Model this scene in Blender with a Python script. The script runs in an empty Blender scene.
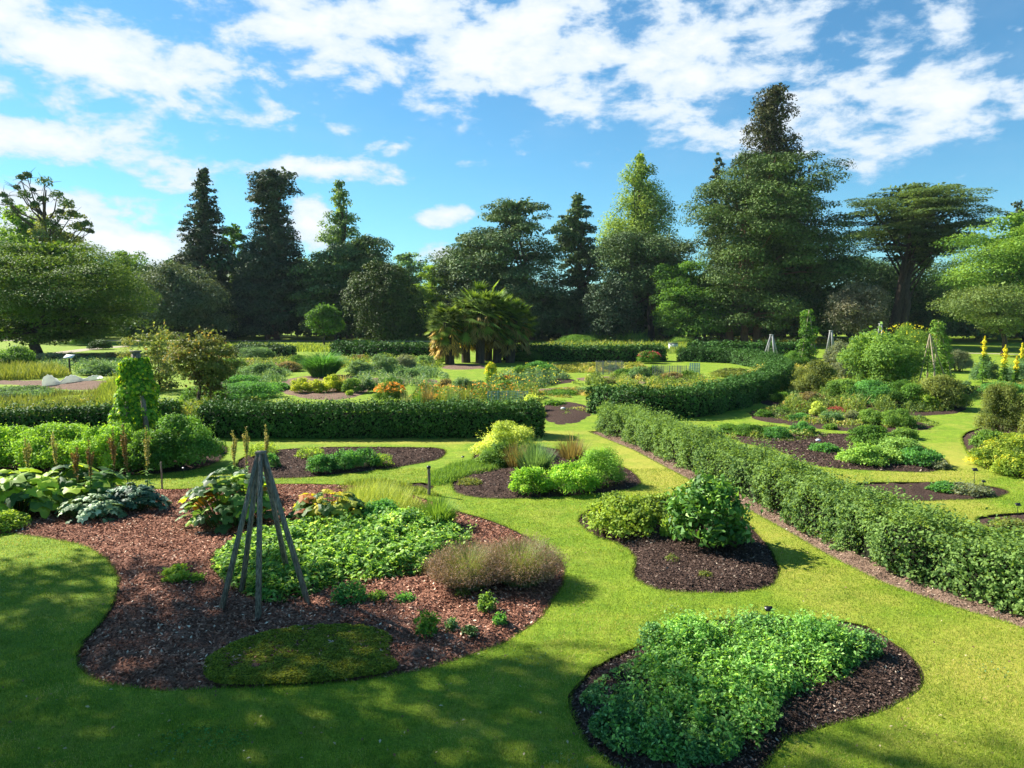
import bpy, math, os
import numpy as np
from mathutils import Vector, Matrix
from mathutils import geometry as MG

# ------------------------------------------------------------------ camera
sc = bpy.context.scene
FPX, PITCH, CAMH = 739.6, math.radians(5.5), 4.3
cam = bpy.data.cameras.new('camera'); co = bpy.data.objects.new('camera', cam)
sc.collection.objects.link(co); sc.camera = co
cam.sensor_width = 36; cam.lens = 26; cam.clip_start = 0.1; cam.clip_end = 6000
co.location = (0, 0, CAMH); co.rotation_euler = (math.pi/2 - PITCH, 0, 0)

# ------------------------------------------------------------------ light
SUN_EL, SUN_AZ = math.radians(38), math.radians(-61.9)      # azimuth from +Y towards +X
sv = Vector((math.sin(SUN_AZ)*math.cos(SUN_EL), math.cos(SUN_AZ)*math.cos(SUN_EL), math.sin(SUN_EL)))
sl = bpy.data.lights.new('sun', 'SUN'); sl.energy = 5.0; sl.angle = math.radians(0.5); sl.color = (1, .95, .86)
so = bpy.data.objects.new('sun', sl); sc.collection.objects.link(so)
so.rotation_euler = sv.to_track_quat('Z', 'Y').to_euler(); so.location = (-60, 30, 60)
sc.view_settings.view_transform = 'Standard'; sc.view_settings.look = 'None'
sc.view_settings.gamma = 1; sc.view_settings.exposure = 1.25

def pix_dir(px, py):
    f = Vector((0, math.cos(PITCH), -math.sin(PITCH))); u = Vector((0, math.sin(PITCH), math.cos(PITCH)))
    return f*FPX + Vector((1, 0, 0))*(px-512) - u*(py-384)
def W(px, py, z=0.0):
    d = pix_dir(px, py); t = (z-CAMH)/d.z
    return Vector((d.x*t, d.y*t, z))
def AT(px, py, Y):
    d = pix_dir(px, py); t = Y/d.y
    return Vector((d.x*t, Y, CAMH+d.z*t))

world = bpy.data.worlds.new('World'); sc.world = world; world.use_nodes = True
world.cycles.sampling_method = 'MANUAL'; world.cycles.sample_map_resolution = 512
nt = world.node_tree; nt.nodes.clear()
def nd(t, **k):
    n = nt.nodes.new(t)
    for a, b in k.items(): setattr(n, a, b)
    return n
def mth(op, a, b=None, c=None, clamp=False):
    n = nd('ShaderNodeMath', operation=op, use_clamp=clamp)
    for i, x in enumerate((a, b, c)):
        if x is None: continue
        if isinstance(x, (int, float)): n.inputs[i].default_value = x
        else: nt.links.new(x, n.inputs[i])
    return n.outputs[0]
sky = nd('ShaderNodeTexSky', sky_type='NISHITA', sun_disc=False, sun_elevation=SUN_EL, sun_rotation=SUN_AZ,
         altitude=0, air_density=1.0, dust_density=0.2, ozone_density=3.5)
tc = nd('ShaderNodeTexCoord'); sx = nd('ShaderNodeSeparateXYZ'); nt.links.new(tc.outputs['Generated'], sx.inputs[0])
az = mth('ARCTAN2', sx.outputs[0], sx.outputs[1]); el = mth('ARCSINE', sx.outputs[2])
cb = nd('ShaderNodeCombineXYZ'); nt.links.new(az, cb.inputs[0]); nt.links.new(el, cb.inputs[1])
def azel(px, py):
    d = pix_dir(px, py).normalized(); return math.atan2(d.x, d.y), math.asin(d.z)
# clouds: centre px, py, half sizes, turn, weight
CLOUDS = [(40,48,120,50,0,1.15),(150,72,150,34,-6,1.15),(90,92,150,20,0,.9),(215,95,90,22,-14,1.0),(60,145,125,22,0,1.1),(150,160,60,30,0,.9),
 (115,130,50,28,0,1.0),(225,138,26,20,0,.6),(50,222,115,36,0,1.4),(140,246,80,28,0,1.25),(310,168,95,16,0,1.2),(255,165,60,12,0,.6),
 (395,146,38,12,10,1.0),(345,130,25,8,0,.95),(448,215,36,12,8,1.1),(440,258,34,16,0,1.3),(482,129,20,9,0,.7),
 (310,222,36,28,0,1.25),(525,155,40,9,0,.6),(480,162,50,6,0,.6),(598,154,14,6,0,.6),(580,166,30,7,0,.55),
 (330,20,190,52,0,1.1),(480,40,235,76,-8,1.15),(620,55,235,74,-10,1.1),(690,110,120,46,-22,.8),(780,55,240,60,-4,.85),
 (840,125,150,42,-12,1.0),(920,135,70,40,20,1.0),(960,95,150,46,6,.95),(1010,40,110,32,0,.65),(1010,130,80,26,-10,.45),(410,90,60,18,0,.5),(265,120,30,9,0,.6),(560,10,300,30,0,.9),(660,170,80,8,0,.45),(720,120,90,40,0,.5)]
acc = None
for (px, py, rx, ry, rot, w) in CLOUDS:
    a, e = azel(px, py)
    mp = nd('ShaderNodeMapping', vector_type='TEXTURE')
    mp.inputs['Location'].default_value = (a, e, 0); mp.inputs['Rotation'].default_value = (0, 0, math.radians(rot))
    mp.inputs['Scale'].default_value = (rx/FPX*1.25, ry/FPX*1.35, 1)
    nt.links.new(cb.outputs[0], mp.inputs[0])
    g = nd('ShaderNodeTexGradient', gradient_type='SPHERICAL'); nt.links.new(mp.outputs[0], g.inputs[0])
    s = mth('MULTIPLY', mth('POWER', g.outputs['Fac'], .7), w)
    acc = s if acc is None else mth('MAXIMUM', acc, s)
mp = nd('ShaderNodeMapping'); mp.inputs['Scale'].default_value = (6.8, 13.5, 1); nt.links.new(cb.outputs[0], mp.inputs[0])
n1 = nd('ShaderNodeTexNoise'); n1.inputs['Scale'].default_value = 1.6; n1.inputs['Detail'].default_value = 9; n1.inputs['Roughness'].default_value = .6; n1.inputs['Distortion'].default_value = .15
nt.links.new(mp.outputs[0], n1.inputs['Vector'])
n2 = nd('ShaderNodeTexNoise'); n2.inputs['Scale'].default_value = .9; n2.inputs['Detail'].default_value = 5
nt.links.new(mp.outputs[0], n2.inputs['Vector'])
dens = mth('ADD', acc, mth('MULTIPLY', mth('SUBTRACT', n1.outputs[0], .52), 2.6))
mr = nd('ShaderNodeMapRange', interpolation_type='SMOOTHSTEP'); mr.inputs['From Min'].default_value = .42; mr.inputs['From Max'].default_value = .84
nt.links.new(dens, mr.inputs[0])
wisp = nd('ShaderNodeMapRange', interpolation_type='SMOOTHSTEP'); wisp.inputs['From Min'].default_value = .45; wisp.inputs['From Max'].default_value = .9; wisp.inputs['To Max'].default_value = .16
nt.links.new(n2.outputs[0], wisp.inputs[0])
cmask = mth('MULTIPLY', mth('MAXIMUM', mr.outputs[0], wisp.outputs[0]), .93)
ccol = nd('ShaderNodeMix', data_type='RGBA')
ccol.inputs[6].default_value = (4.3, 5.5, 6.8, 1); ccol.inputs[7].default_value = (6.9, 7.1, 7.2, 1)
cr = nd('ShaderNodeMapRange'); cr.inputs['From Min'].default_value = .5; cr.inputs['From Max'].default_value = 1.15; nt.links.new(dens, cr.inputs[0])
nt.links.new(cr.outputs[0], ccol.inputs[0])
hs = nd('ShaderNodeMix', data_type='RGBA', blend_type='MULTIPLY'); hs.inputs[0].default_value = 1; hs.inputs[7].default_value = (.56, .97, 1.05, 1)
nt.links.new(sky.outputs[0], hs.inputs[6])
mx = nd('ShaderNodeMix', data_type='RGBA'); nt.links.new(cmask, mx.inputs[0]); nt.links.new(hs.outputs[2], mx.inputs[6]); nt.links.new(ccol.outputs[2], mx.inputs[7])
bg = nd('ShaderNodeBackground'); bg.inputs[1].default_value = .064; nt.links.new(mx.outputs[2], bg.inputs[0])
wo = nd('ShaderNodeOutputWorld'); nt.links.new(bg.outputs[0], wo.inputs[0])

# ------------------------------------------------------------------ materials
MATS = {}
def newmat(name):
    m = bpy.data.materials.new(name); m.use_nodes = True; m.node_tree.nodes.clear(); MATS[name] = m; return m, m.node_tree
def lk(t, a, b): t.links.new(a, b)
def leafmat(name, c1, c2, c3=None, trans=.36, rough=.62, spec=.16, gain=1.9, tcol=(1.5, 1.35, .55, 1)):
    if trans: c1, c2, c3 = [tuple(min(.85, x*g_) for x, g_ in zip(c, (gain, gain, gain*.9))) if c else None for c in (c1, c2, c3)]
    """c1..c2 from leaf to leaf (attribute v), c3 for the few highest v"""
    m, t = newmat(name); N = t.nodes
    at = N.new('ShaderNodeAttribute'); at.attribute_name = 'v'
    rp = N.new('ShaderNodeValToRGB'); e = rp.color_ramp.elements
    e[0].position = .1; e[0].color = (*c1, 1); e[1].position = .8; e[1].color = (*c2, 1)
    if c3: x = e.new(.97); x.color = (*c3, 1)
    lk(t, at.outputs['Fac'], rp.inputs[0])
    p = N.new('ShaderNodeBsdfPrincipled'); p.inputs['Roughness'].default_value = rough; p.inputs['Specular IOR Level'].default_value = spec
    lk(t, rp.outputs[0], p.inputs['Base Color'])
    o = N.new('ShaderNodeOutputMaterial')
    if trans > 0:
        tr = N.new('ShaderNodeBsdfTranslucent'); mi = N.new('ShaderNodeMix'); mi.data_type = 'RGBA'; mi.blend_type = 'MULTIPLY'; mi.inputs[0].default_value = 1
        mi.inputs[7].default_value = tcol
        lk(t, rp.outputs[0], mi.inputs[6]); lk(t, mi.outputs[2], tr.inputs[0])
        ms = N.new('ShaderNodeMixShader'); ms.inputs[0].default_value = trans
        lk(t, p.outputs[0], ms.inputs[1]); lk(t, tr.outputs[0], ms.inputs[2]); lk(t, ms.outputs[0], o.inputs[0])
    else: lk(t, p.outputs[0], o.inputs[0])
    return m
def noisemat(name, cols, scale=8, detail=6, rough=.85, bump=.4, bscale=None, spec=.2, stretch=(1,1,1), bdist=.02):
    m, t = newmat(name); N = t.nodes
    tcn = N.new('ShaderNodeTexCoord'); mpn = N.new('ShaderNodeMapping'); mpn.inputs['Scale'].default_value = stretch
    lk(t, tcn.outputs['Object'], mpn.inputs[0])
    n = N.new('ShaderNodeTexNoise'); n.inputs['Scale'].default_value = scale; n.inputs['Detail'].default_value = detail; n.inputs['Roughness'].default_value = .65
    lk(t, mpn.outputs[0], n.inputs[0])
    rp = N.new('ShaderNodeValToRGB'); e = rp.color_ramp.elements
    e[0].position = .3; e[0].color = (*cols[0], 1); e[1].position = .7; e[1].color = (*cols[-1], 1)
    for i, c in enumerate(cols[1:-1]): x = e.new(.3+.4*(i+1)/(len(cols)-1)); x.color = (*c, 1)
    lk(t, n.outputs[0], rp.inputs[0])
    p = N.new('ShaderNodeBsdfPrincipled'); p.inputs['Roughness'].default_value = rough; p.inputs['Specular IOR Level'].default_value = spec
    lk(t, rp.outputs[0], p.inputs['Base Color'])
    n2_ = N.new('ShaderNodeTexNoise'); n2_.inputs['Scale'].default_value = bscale or scale*3; n2_.inputs['Detail'].default_value = 5; lk(t, mpn.outputs[0], n2_.inputs[0])
    b = N.new('ShaderNodeBump'); b.inputs['Strength'].default_value = bump; b.inputs['Distance'].default_value = bdist; lk(t, n2_.outputs[0], b.inputs['Height']); lk(t, b.outputs[0], p.inputs['Normal'])
    o = N.new('ShaderNodeOutputMaterial'); lk(t, p.outputs[0], o.inputs[0])
    return m
def plain(name, c, rough=.6, spec=.3):
    return noisemat(name, [tuple(x*.85 for x in c), tuple(min(1, x*1.1) for x in c)], 20, 3, rough, .15, spec=spec)

bark = noisemat('bark', [(.05,.035,.025),(.13,.1,.075)], 3, 8, .9, .8, stretch=(3,3,.6), bdist=.1)
bark_red = noisemat('bark_reddish', [(.1,.05,.03),(.25,.14,.09)], 3, 8, .9, .8, stretch=(3,3,.6), bdist=.1)
twig = noisemat('twig', [(.05,.04,.02),(.12,.1,.05)], 20, 4)
stemg = noisemat('green_stem', [(.05,.1,.02),(.1,.17,.04)], 20, 4)
wood = noisemat('weathered_wood', [(.05,.042,.033),(.22,.185,.145),(.42,.37,.3)], 14, 8, .85, .5, stretch=(4,4,.5))
greywood = noisemat('pale_grey_wood', [(.22,.22,.21),(.42,.42,.4)], 10, 6, .8, .4, stretch=(3,3,.5))
cane = noisemat('pale_cane', [(.25,.2,.12),(.45,.38,.25)], 10, 5)
soil = noisemat('dark_soil', [(.025,.015,.011),(.07,.043,.032),(.14,.09,.068)], 22, 10, .95, 1.0, 40, .1, bdist=.05)
mulch = noisemat('bark_mulch', [(.1,.04,.025),(.27,.125,.08),(.45,.25,.17)], 26, 10, .95, 1.0, 45, .1, bdist=.05)
gravelm = noisemat('pale_gravel', [(.3,.25,.18),(.48,.41,.31)], 30, 6, .9, .5)
pinksoil = noisemat('dry_soil', [(.12,.075,.05),(.3,.2,.145)], 12, 9, .95, 1, 30, .1, bdist=.05)
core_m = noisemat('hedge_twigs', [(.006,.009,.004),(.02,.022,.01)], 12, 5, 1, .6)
black = plain('black_plastic', (.012,.012,.012), .35, .5)
white = plain('white_paint', (.75,.77,.78), .8); cloth = leafmat('white_cloth', (.8,.82,.82), (.8,.82,.82), trans=.5, gain=1, tcol=(1, 1, 1, 1))
metal = plain('grey_metal', (.16,.18,.17), .55, .4)
bluemesh = plain('blue_net', (.12,.25,.25), .6)

G = dict(
 g_dark=((.016,.032,.012),(.045,.08,.026)), g_yew=((.014,.034,.008),(.05,.1,.018)), g_mid=((.025,.065,.012),(.08,.16,.028)),
 g_bright=((.055,.12,.022),(.17,.28,.06)), g_lime=((.1,.19,.02),(.28,.38,.07)), g_blue=((.03,.065,.03),(.11,.19,.085)),
 g_grey=((.07,.085,.05),(.16,.185,.12)), g_olive=((.05,.07,.02),(.14,.165,.045)), g_brown=((.06,.05,.025),(.17,.14,.07)),
 g_wt=((.014,.022,.016),(.042,.06,.034)), g_pine=((.018,.033,.015),(.062,.095,.036)), g_larch=((.05,.09,.045),(.12,.19,.09)),
 g_cedar=((.025,.05,.022),(.085,.13,.05)), g_seqtop=((.03,.035,.014),(.1,.105,.04)), g_spring=((.06,.12,.022),(.19,.29,.055)),
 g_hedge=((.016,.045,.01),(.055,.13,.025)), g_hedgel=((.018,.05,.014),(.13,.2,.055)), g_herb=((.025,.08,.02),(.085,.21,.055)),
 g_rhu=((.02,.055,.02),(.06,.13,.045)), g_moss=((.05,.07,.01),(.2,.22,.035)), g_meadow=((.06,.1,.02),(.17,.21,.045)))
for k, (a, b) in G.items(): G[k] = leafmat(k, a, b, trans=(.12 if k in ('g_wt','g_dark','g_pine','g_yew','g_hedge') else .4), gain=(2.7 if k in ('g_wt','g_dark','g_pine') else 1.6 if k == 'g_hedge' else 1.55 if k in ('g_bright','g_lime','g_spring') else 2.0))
G['g_rhu'] = leafmat('g_rhu2', (.025,.06,.018), (.085,.16,.035), (.26,.36,.035), .4, .5, .3)
fl = lambda n, a, b: leafmat(n, a, b, trans=.2, gain=1.15)
f_yellow = fl('petal_yellow', (.6,.45,.01), (.85,.72,.05)); f_orange = fl('petal_orange', (.6,.2,.02), (.8,.4,.04))
f_red = fl('petal_red', (.3,.03,.04), (.55,.12,.12)); f_white = fl('petal_white', (.5,.5,.42), (.75,.75,.7))
f_brown = fl('seed_brown', (.13,.07,.03), (.32,.2,.08)); f_pink = fl('seed_pinkish', (.19,.11,.09), (.4,.27,.21)); f_straw = fl('straw', (.25,.22,.07), (.5,.45,.18))
f_rust = fl('rust_leaf', (.18,.05,.015), (.4,.15,.03)); chipm = leafmat('bark_chip', (.1,.035,.02), (.62,.3,.19), (.9,.7,.5), 0, .9, .1)
chipd = leafmat('dark_chip', (.03,.018,.014), (.2,.13,.1), (.5,.4,.3), 0, .9, .1)
chipp = leafmat('pale_chip', (.13,.08,.055), (.45,.32,.23), (.75,.62,.48), 0, .9, .1)
grassblade = leafmat('grass_blade', (.085,.15,.018), (.34,.46,.05), (.58,.5,.2), .35, .7, .1, gain=1.0)
cedarm = G['g_cedar']

# lawn: dry patches are real colour zones of the turf
lawnm, t = newmat('lawn_turf'); N = t.nodes
ge = N.new('ShaderNodeNewGeometry'); p = N.new('ShaderNodeBsdfPrincipled'); p.inputs['Roughness'].default_value = .85; p.inputs['Specular IOR Level'].default_value = .15
def tn(scale, detail=5, rough=.6):
    n = N.new('ShaderNodeTexNoise'); n.inputs['Scale'].default_value = scale; n.inputs['Detail'].default_value = detail; n.inputs['Roughness'].default_value = rough
    lk(t, ge.outputs['Position'], n.inputs['Vector']); return n.outputs[0]
def ramp(inp, a, b, lo=.3, hi=.7):
    r = N.new('ShaderNodeValToRGB'); r.color_ramp.elements[0].position = lo; r.color_ramp.elements[1].position = hi
    r.color_ramp.elements[0].color = (*a, 1); r.color_ramp.elements[1].color = (*b, 1); lk(t, inp, r.inputs[0]); return r.outputs[0]
def mixc(f, a, b, mode='MIX'):
    m_ = N.new('ShaderNodeMix'); m_.data_type = 'RGBA'; m_.blend_type = mode
    if isinstance(f, float): m_.inputs[0].default_value = f
    else: lk(t, f, m_.inputs[0])
    lk(t, a, m_.inputs[6]); lk(t, b, m_.inputs[7]); return m_.outputs[2]
def mm(op, a, b, clamp=False):
    n = N.new('ShaderNodeMath'); n.operation = op; n.use_clamp = clamp
    for i, x in enumerate((a, b)):
        if isinstance(x, (int, float)): n.inputs[i].default_value = x
        else: lk(t, x, n.inputs[i])
    return n.outputs[0]
green = ramp(tn(1.3, 8, .7), (.125,.24,.015), (.27,.385,.03))
fine = ramp(tn(38, 4, .7), (.55,.55,.5), (1.35,1.3,1.3), .3, .7)
green = mixc(1.0, green, fine, 'MULTIPLY'); green = mixc(1.0, green, ramp(tn(6.5, 7, .7), (.74,.8,.8), (1.2,1.14,1.1), .35, .65), 'MULTIPLY')
dryc = ramp(tn(14, 6, .7), (.29,.3,.03), (.46,.41,.085))
zones = None
for (a, b, r) in [(W(860,610), W(610,440), 1.5), (W(590,432), W(300,442), .9), (W(300,442), W(560,440), .8), (W(1000,520), W(860,478), 1.0), (W(1024,640), W(960,720), 1.2), (W(960,450), W(900,500), 1.5)]:
    cx, cy = (a.x+b.x)/2, (a.y+b.y)/2; L = (b-a).length/2+r
    mp_ = N.new('ShaderNodeMapping'); mp_.vector_type = 'TEXTURE'; mp_.inputs['Location'].default_value = (cx, cy, 0)
    mp_.inputs['Rotation'].default_value = (0, 0, math.atan2(b.y-a.y, b.x-a.x)); mp_.inputs['Scale'].default_value = (L*1.1, r, 1000)
    lk(t, ge.outputs['Position'], mp_.inputs[0]); g_ = N.new('ShaderNodeTexGradient'); g_.gradient_type = 'SPHERICAL'; lk(t, mp_.outputs[0], g_.inputs[0])
    zones = g_.outputs['Fac'] if zones is None else mm('MAXIMUM', zones, g_.outputs['Fac'])
dry = mm('ADD', mm('ADD', mm('MULTIPLY', mm('POWER', zones, .6), .95), .06), mm('MULTIPLY', mm('SUBTRACT', tn(.9, 8, .72), .5), 2.6), True)
base = mixc(dry, green, dryc); worn = N.new('ShaderNodeMapRange'); worn.inputs['From Min'].default_value = .64; worn.inputs['From Max'].default_value = .74; worn.inputs['To Max'].default_value = .6; lk(t, tn(2.2, 9, .75), worn.inputs[0]); base = mixc(worn.outputs[0], base, ramp(tn(20, 4), (.16,.12,.06), (.3,.24,.1)))
lk(t, base, p.inputs['Base Color'])
bmp = N.new('ShaderNodeBump'); bmp.inputs['Strength'].default_value = .7; bmp.inputs['Distance'].default_value = .03
lk(t, mm('ADD', tn(60, 4, .7), mm('MULTIPLY', tn(6, 4), 2.0)), bmp.inputs['Height']); lk(t, bmp.outputs[0], p.inputs['Normal'])
o = N.new('ShaderNodeOutputMaterial'); lk(t, p.outputs[0], o.inputs[0])

# ------------------------------------------------------------------ mesh helpers
class MB:
    def __init__(s): s.v, s.f, s.a, s.m, s.n = [], [], [], [], 0
    def add(s, v, f, a=None, m=0):
        v = np.asarray(v, dtype=np.float32).reshape(-1, 3)
        f = np.asarray(f, dtype=np.int32)
        if len(v) == 0: return s
        s.v.append(v); s.f.append(f + s.n); s.m.append(np.full(len(f), m, dtype=np.int32))
        if a is None: a = np.full(len(v), .5)
        s.a.append(np.broadcast_to(np.asarray(a, dtype=np.float32), (len(v),))); s.n += len(v); return s
    def obj(s, name, mats, parent=None, loc=None, smooth=False):
        v = np.concatenate(s.v); loc = Vector(loc) if loc is not None else Vector((0, 0, 0))
        v = v - np.array(loc, dtype=np.float32)
        me = bpy.data.meshes.new(name); me.vertices.add(len(v)); me.vertices.foreach_set('co', v.ravel())
        li = np.concatenate([f.ravel() for f in s.f]); tot = np.concatenate([np.full(len(f), f.shape[1], dtype=np.int32) for f in s.f])
        me.loops.add(len(li)); me.loops.foreach_set('vertex_index', li)
        me.polygons.add(len(tot)); st = np.zeros(len(tot), dtype=np.int32); st[1:] = np.cumsum(tot)[:-1]
        me.polygons.foreach_set('loop_start', st); me.polygons.foreach_set('loop_total', tot)
        me.polygons.foreach_set('material_index', np.concatenate(s.m))
        if smooth: me.polygons.foreach_set('use_smooth', np.ones(len(tot), dtype=bool))
        at = me.attributes.new('v', 'FLOAT', 'POINT'); at.data.foreach_set('value', np.concatenate(s.a))
        for m in (mats if isinstance(mats, (list, tuple)) else [mats]): me.materials.append(m)
        me.update(); me.validate(verbose=False)
        o = bpy.data.objects.new(name, me); sc.collection.objects.link(o)
        if parent is not None: o.parent = parent; o.location = loc
        else: o.location = loc
        return o
def tag(o, label, cat=None, group=None, kind=None):
    if label: o['label'] = label
    if cat: o['category'] = cat
    if group: o['group'] = group
    if kind: o['kind'] = kind
    return o
def thing(name, label, cat, loc, group=None):
    o = bpy.data.objects.new(name, None); sc.collection.objects.link(o); o.location = loc; o.empty_display_size = .1
    return tag(o, label, cat, group)
def part(mb, name, mats, root, smooth=False):
    """mesh given in world metres, parented under root (root unrotated)"""
    o = mb.obj(name, mats, None, root.matrix_basis.translation if root.parent is None else root.parent.matrix_basis.translation, smooth)
    o.parent = root; o.location = (0, 0, 0); return o
def copy_tree(o, loc, label=None, rz=0, scale=1, parent=None):
    c = o.copy(); sc.collection.objects.link(c)
    if parent is not None: c.parent = parent
    else:
        c.location = loc; c.rotation_euler = (0, 0, rz); c.scale = (scale,)*3
        if label: c['label'] = label
    for ch in [x for x in sc.collection.objects if x.parent == o]: copy_tree(ch, None, parent=c)
    return c
seedc = [11]
def RNG(): seedc[0] += 1; return np.random.default_rng(seedc[0])
def unit(a): return a/np.maximum(np.linalg.norm(a, axis=-1, keepdims=True), 1e-9)
def rdir(r, n): return unit(r.normal(size=(n, 3)))
def waves(r, scale, k=7):
    """cheap smooth noise on xy(z), about -1..1"""
    d = rdir(r, k)*(2*math.pi/scale)*r.uniform(.6, 2.0, (k, 1)); ph = r.uniform(0, 6.28, k); am = 1/np.sqrt(np.linalg.norm(d, axis=1)); am /= am.sum()*.6
    return lambda P: (np.sin(np.asarray(P) @ d.T + ph)*am).sum(-1)

def leaves(mb, r, P, Nn, L, Wd=None, m=0, v=None, jit=.35, bend=.15, Tdir=None):
    """diamond leaves: one bent quad each"""
    n = len(P)
    if n == 0: return
    L = np.broadcast_to(L, (n,))*r.uniform(1-jit, 1+jit, n); Wd = L*(.6 if Wd is None else Wd)
    Nn = unit(Nn); a = rdir(r, n) if Tdir is None else unit(Tdir + .25*r.normal(size=(n, 3)))
    T = unit(a - Nn*(a*Nn).sum(1, keepdims=True)); B = np.cross(Nn, T)
    L = L[:, None]; Wd = Wd[:, None]
    V = np.stack([P - T*L/2, P - T*L*.05 + B*Wd/2 + Nn*L*bend*.5, P + T*L/2 - Nn*L*bend, P - T*L*.05 - B*Wd/2 + Nn*L*bend*.5], 1).reshape(-1, 3)
    F = np.arange(n*4).reshape(-1, 4)
    vv = r.uniform(0, 1, n) if v is None else v
    mb.add(V, F, np.repeat(np.clip(vv, 0, 1), 4), m)
def blades(mb, r, P, H, D, width, m=0, v=None, bend=.6, seg=3):
    """grass blades from P, direction D (unit), height H, arching outwards"""
    n = len(P)
    if n == 0: return
    H = np.broadcast_to(H, (n,)); D = unit(D); side = unit(np.cross(D, np.array([0, 0, 1.]) + .05*r.normal(size=(n, 3))))
    out = D.copy(); out[:, 2] = 0; out = unit(out + 1e-6)
    rows = []
    for i in range(seg+1):
        s = i/seg; c = P + D*(H*s)[:, None] + out*(H*bend*s*s*.5)[:, None] - np.array([0, 0, 1.])*(H*bend*s*s*s*.45)[:, None]
        w = width*(1-.85*s)/2
        rows.append(np.stack([c-side*w, c+side*w], 1))
    V = np.stack(rows, 1).reshape(n, -1, 3); k = 2*(seg+1)
    F = []
    for i in range(seg): F.append(np.arange(n)[:, None]*k + np.array([2*i, 2*i+1, 2*i+3, 2*i+2]))
    vv = r.uniform(0, 1, n) if v is None else v
    mb.add(V.reshape(-1, 3), np.concatenate(F), np.repeat(np.clip(vv, 0, 1), k), m)
def tube(mb, pts, rad, k=6, m=0, v=.5):
    pts = np.asarray(pts, float); n = len(pts); rad = np.broadcast_to(rad, (n,))
    d = unit(np.gradient(pts, axis=0)); ref = np.array([0.3, .9, .1]) if abs(d[0][2]) > .8 else np.array([0, 0, 1.])
    s = unit(np.cross(d, ref)); u = np.cross(d, s); an = np.linspace(0, 2*math.pi, k, endpoint=False)
    V = (pts[:, None] + (s[:, None]*np.cos(an)[None, :, None] + u[:, None]*np.sin(an)[None, :, None])*rad[:, None, None]).reshape(-1, 3)
    i = np.arange(n-1)[:, None]*k; j = np.arange(k)[None]; j2 = (j+1) % k
    F = np.stack([i+j, i+j2, i+k+j2, i+k+j], -1).reshape(-1, 4)
    mb.add(V, F, v, m)
    mb.add(V[-k:], np.arange(k)[None], v, m)
def box(mb, c, s, rot=None, m=0, bev=0):
    v = np.array([(x, y, z) for x in (-.5, .5) for y in (-.5, .5) for z in (-.5, .5)])*np.array(s)
    if rot is not None: v = v @ np.array(rot).T
    mb.add(v+np.array(c), [(0,1,3,2),(4,6,7,5),(0,4,5,1),(2,3,7,6),(0,2,6,4),(1,5,7,3)], .5, m)
def beam(mb, a, b, w, m=0, taper=1):
    a = np.array(a, float); b = np.array(b, float); d = unit(b-a); s = unit(np.cross(d, [0.2, 1, 0.05])); u = np.cross(d, s); V = []
    for q, ww in ((a, w), (b, w*taper)):
        for (i, j) in ((-1,-1),(1,-1),(1,1),(-1,1)): V.append(q + s*i*ww/2 + u*j*ww/2)
    mb.add(V, [(0,1,2,3),(7,6,5,4),(0,4,5,1),(1,5,6,2),(2,6,7,3),(3,7,4,0)], .5, m)
def inpoly(P, poly):
    x, y = P[:, 0], P[:, 1]; c = np.zeros(len(P), bool); q = np.roll(poly, 1, 0)
    for (x1, y1), (x2, y2) in zip(poly, q):
        k = ((y1 > y) != (y2 > y)); c ^= k & (x < (x2-x1)*(y-y1)/((y2-y1) + 1e-12) + x1)
    return c
def edist(P, poly):
    d = np.full(len(P), 1e9); q = np.roll(poly, -1, 0)
    for a, b in zip(poly, q):
        ab = b-a; tt = np.clip(((P-a) @ ab)/max(ab @ ab, 1e-9), 0, 1); d = np.minimum(d, np.linalg.norm(P-a-tt[:, None]*ab, axis=1))
    return d
def smooth_closed(pts, n=6):
    P = np.array(pts, float); out = []
    for i in range(len(P)):
        p0, p1, p2, p3 = P[i-1], P[i], P[(i+1) % len(P)], P[(i+2) % len(P)]
        for s in np.linspace(0, 1, n, endpoint=False):
            out.append(.5*((2*p1)+(-p0+p2)*s+(2*p0-5*p1+4*p2-p3)*s*s+(-p0+3*p1-3*p2+p3)*s**3))
    return np.array(out)
def pxpoly(pts, n=6): return smooth_closed([W(*p).xy for p in pts], n)
def wobble(o, amp):
    r = RNG(); q = np.column_stack([o, np.zeros(len(o))]); a, b, c = waves(r, .5), waves(r, .45), waves(r, 1.3); return o+amp*np.column_stack([a(q)+c(q), b(q)-c(q)])
def ell(cx, cy, rx, ry, r=None, wob=.12, n=14, rot=0):
    r = r or RNG(); ph = r.uniform(0, 6.28, 3); out = []
    for i in range(n):
        a = 2*math.pi*i/n; k = 1+wob*(math.sin(2*a+ph[0])*.5+math.sin(3*a+ph[1])*.5)
        dx, dy = rx*k*math.cos(a), ry*k*math.sin(a)
        out.append((cx+dx, cy+dy+math.tan(math.radians(rot))*dx))
    return out
def scatter(r, poly, n):
    lo, hi = poly.min(0), poly.max(0); A = r.uniform(lo, hi, (int(n*2.2)+20, 2)); A = A[inpoly(A, poly)]
    return A[:n]

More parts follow.
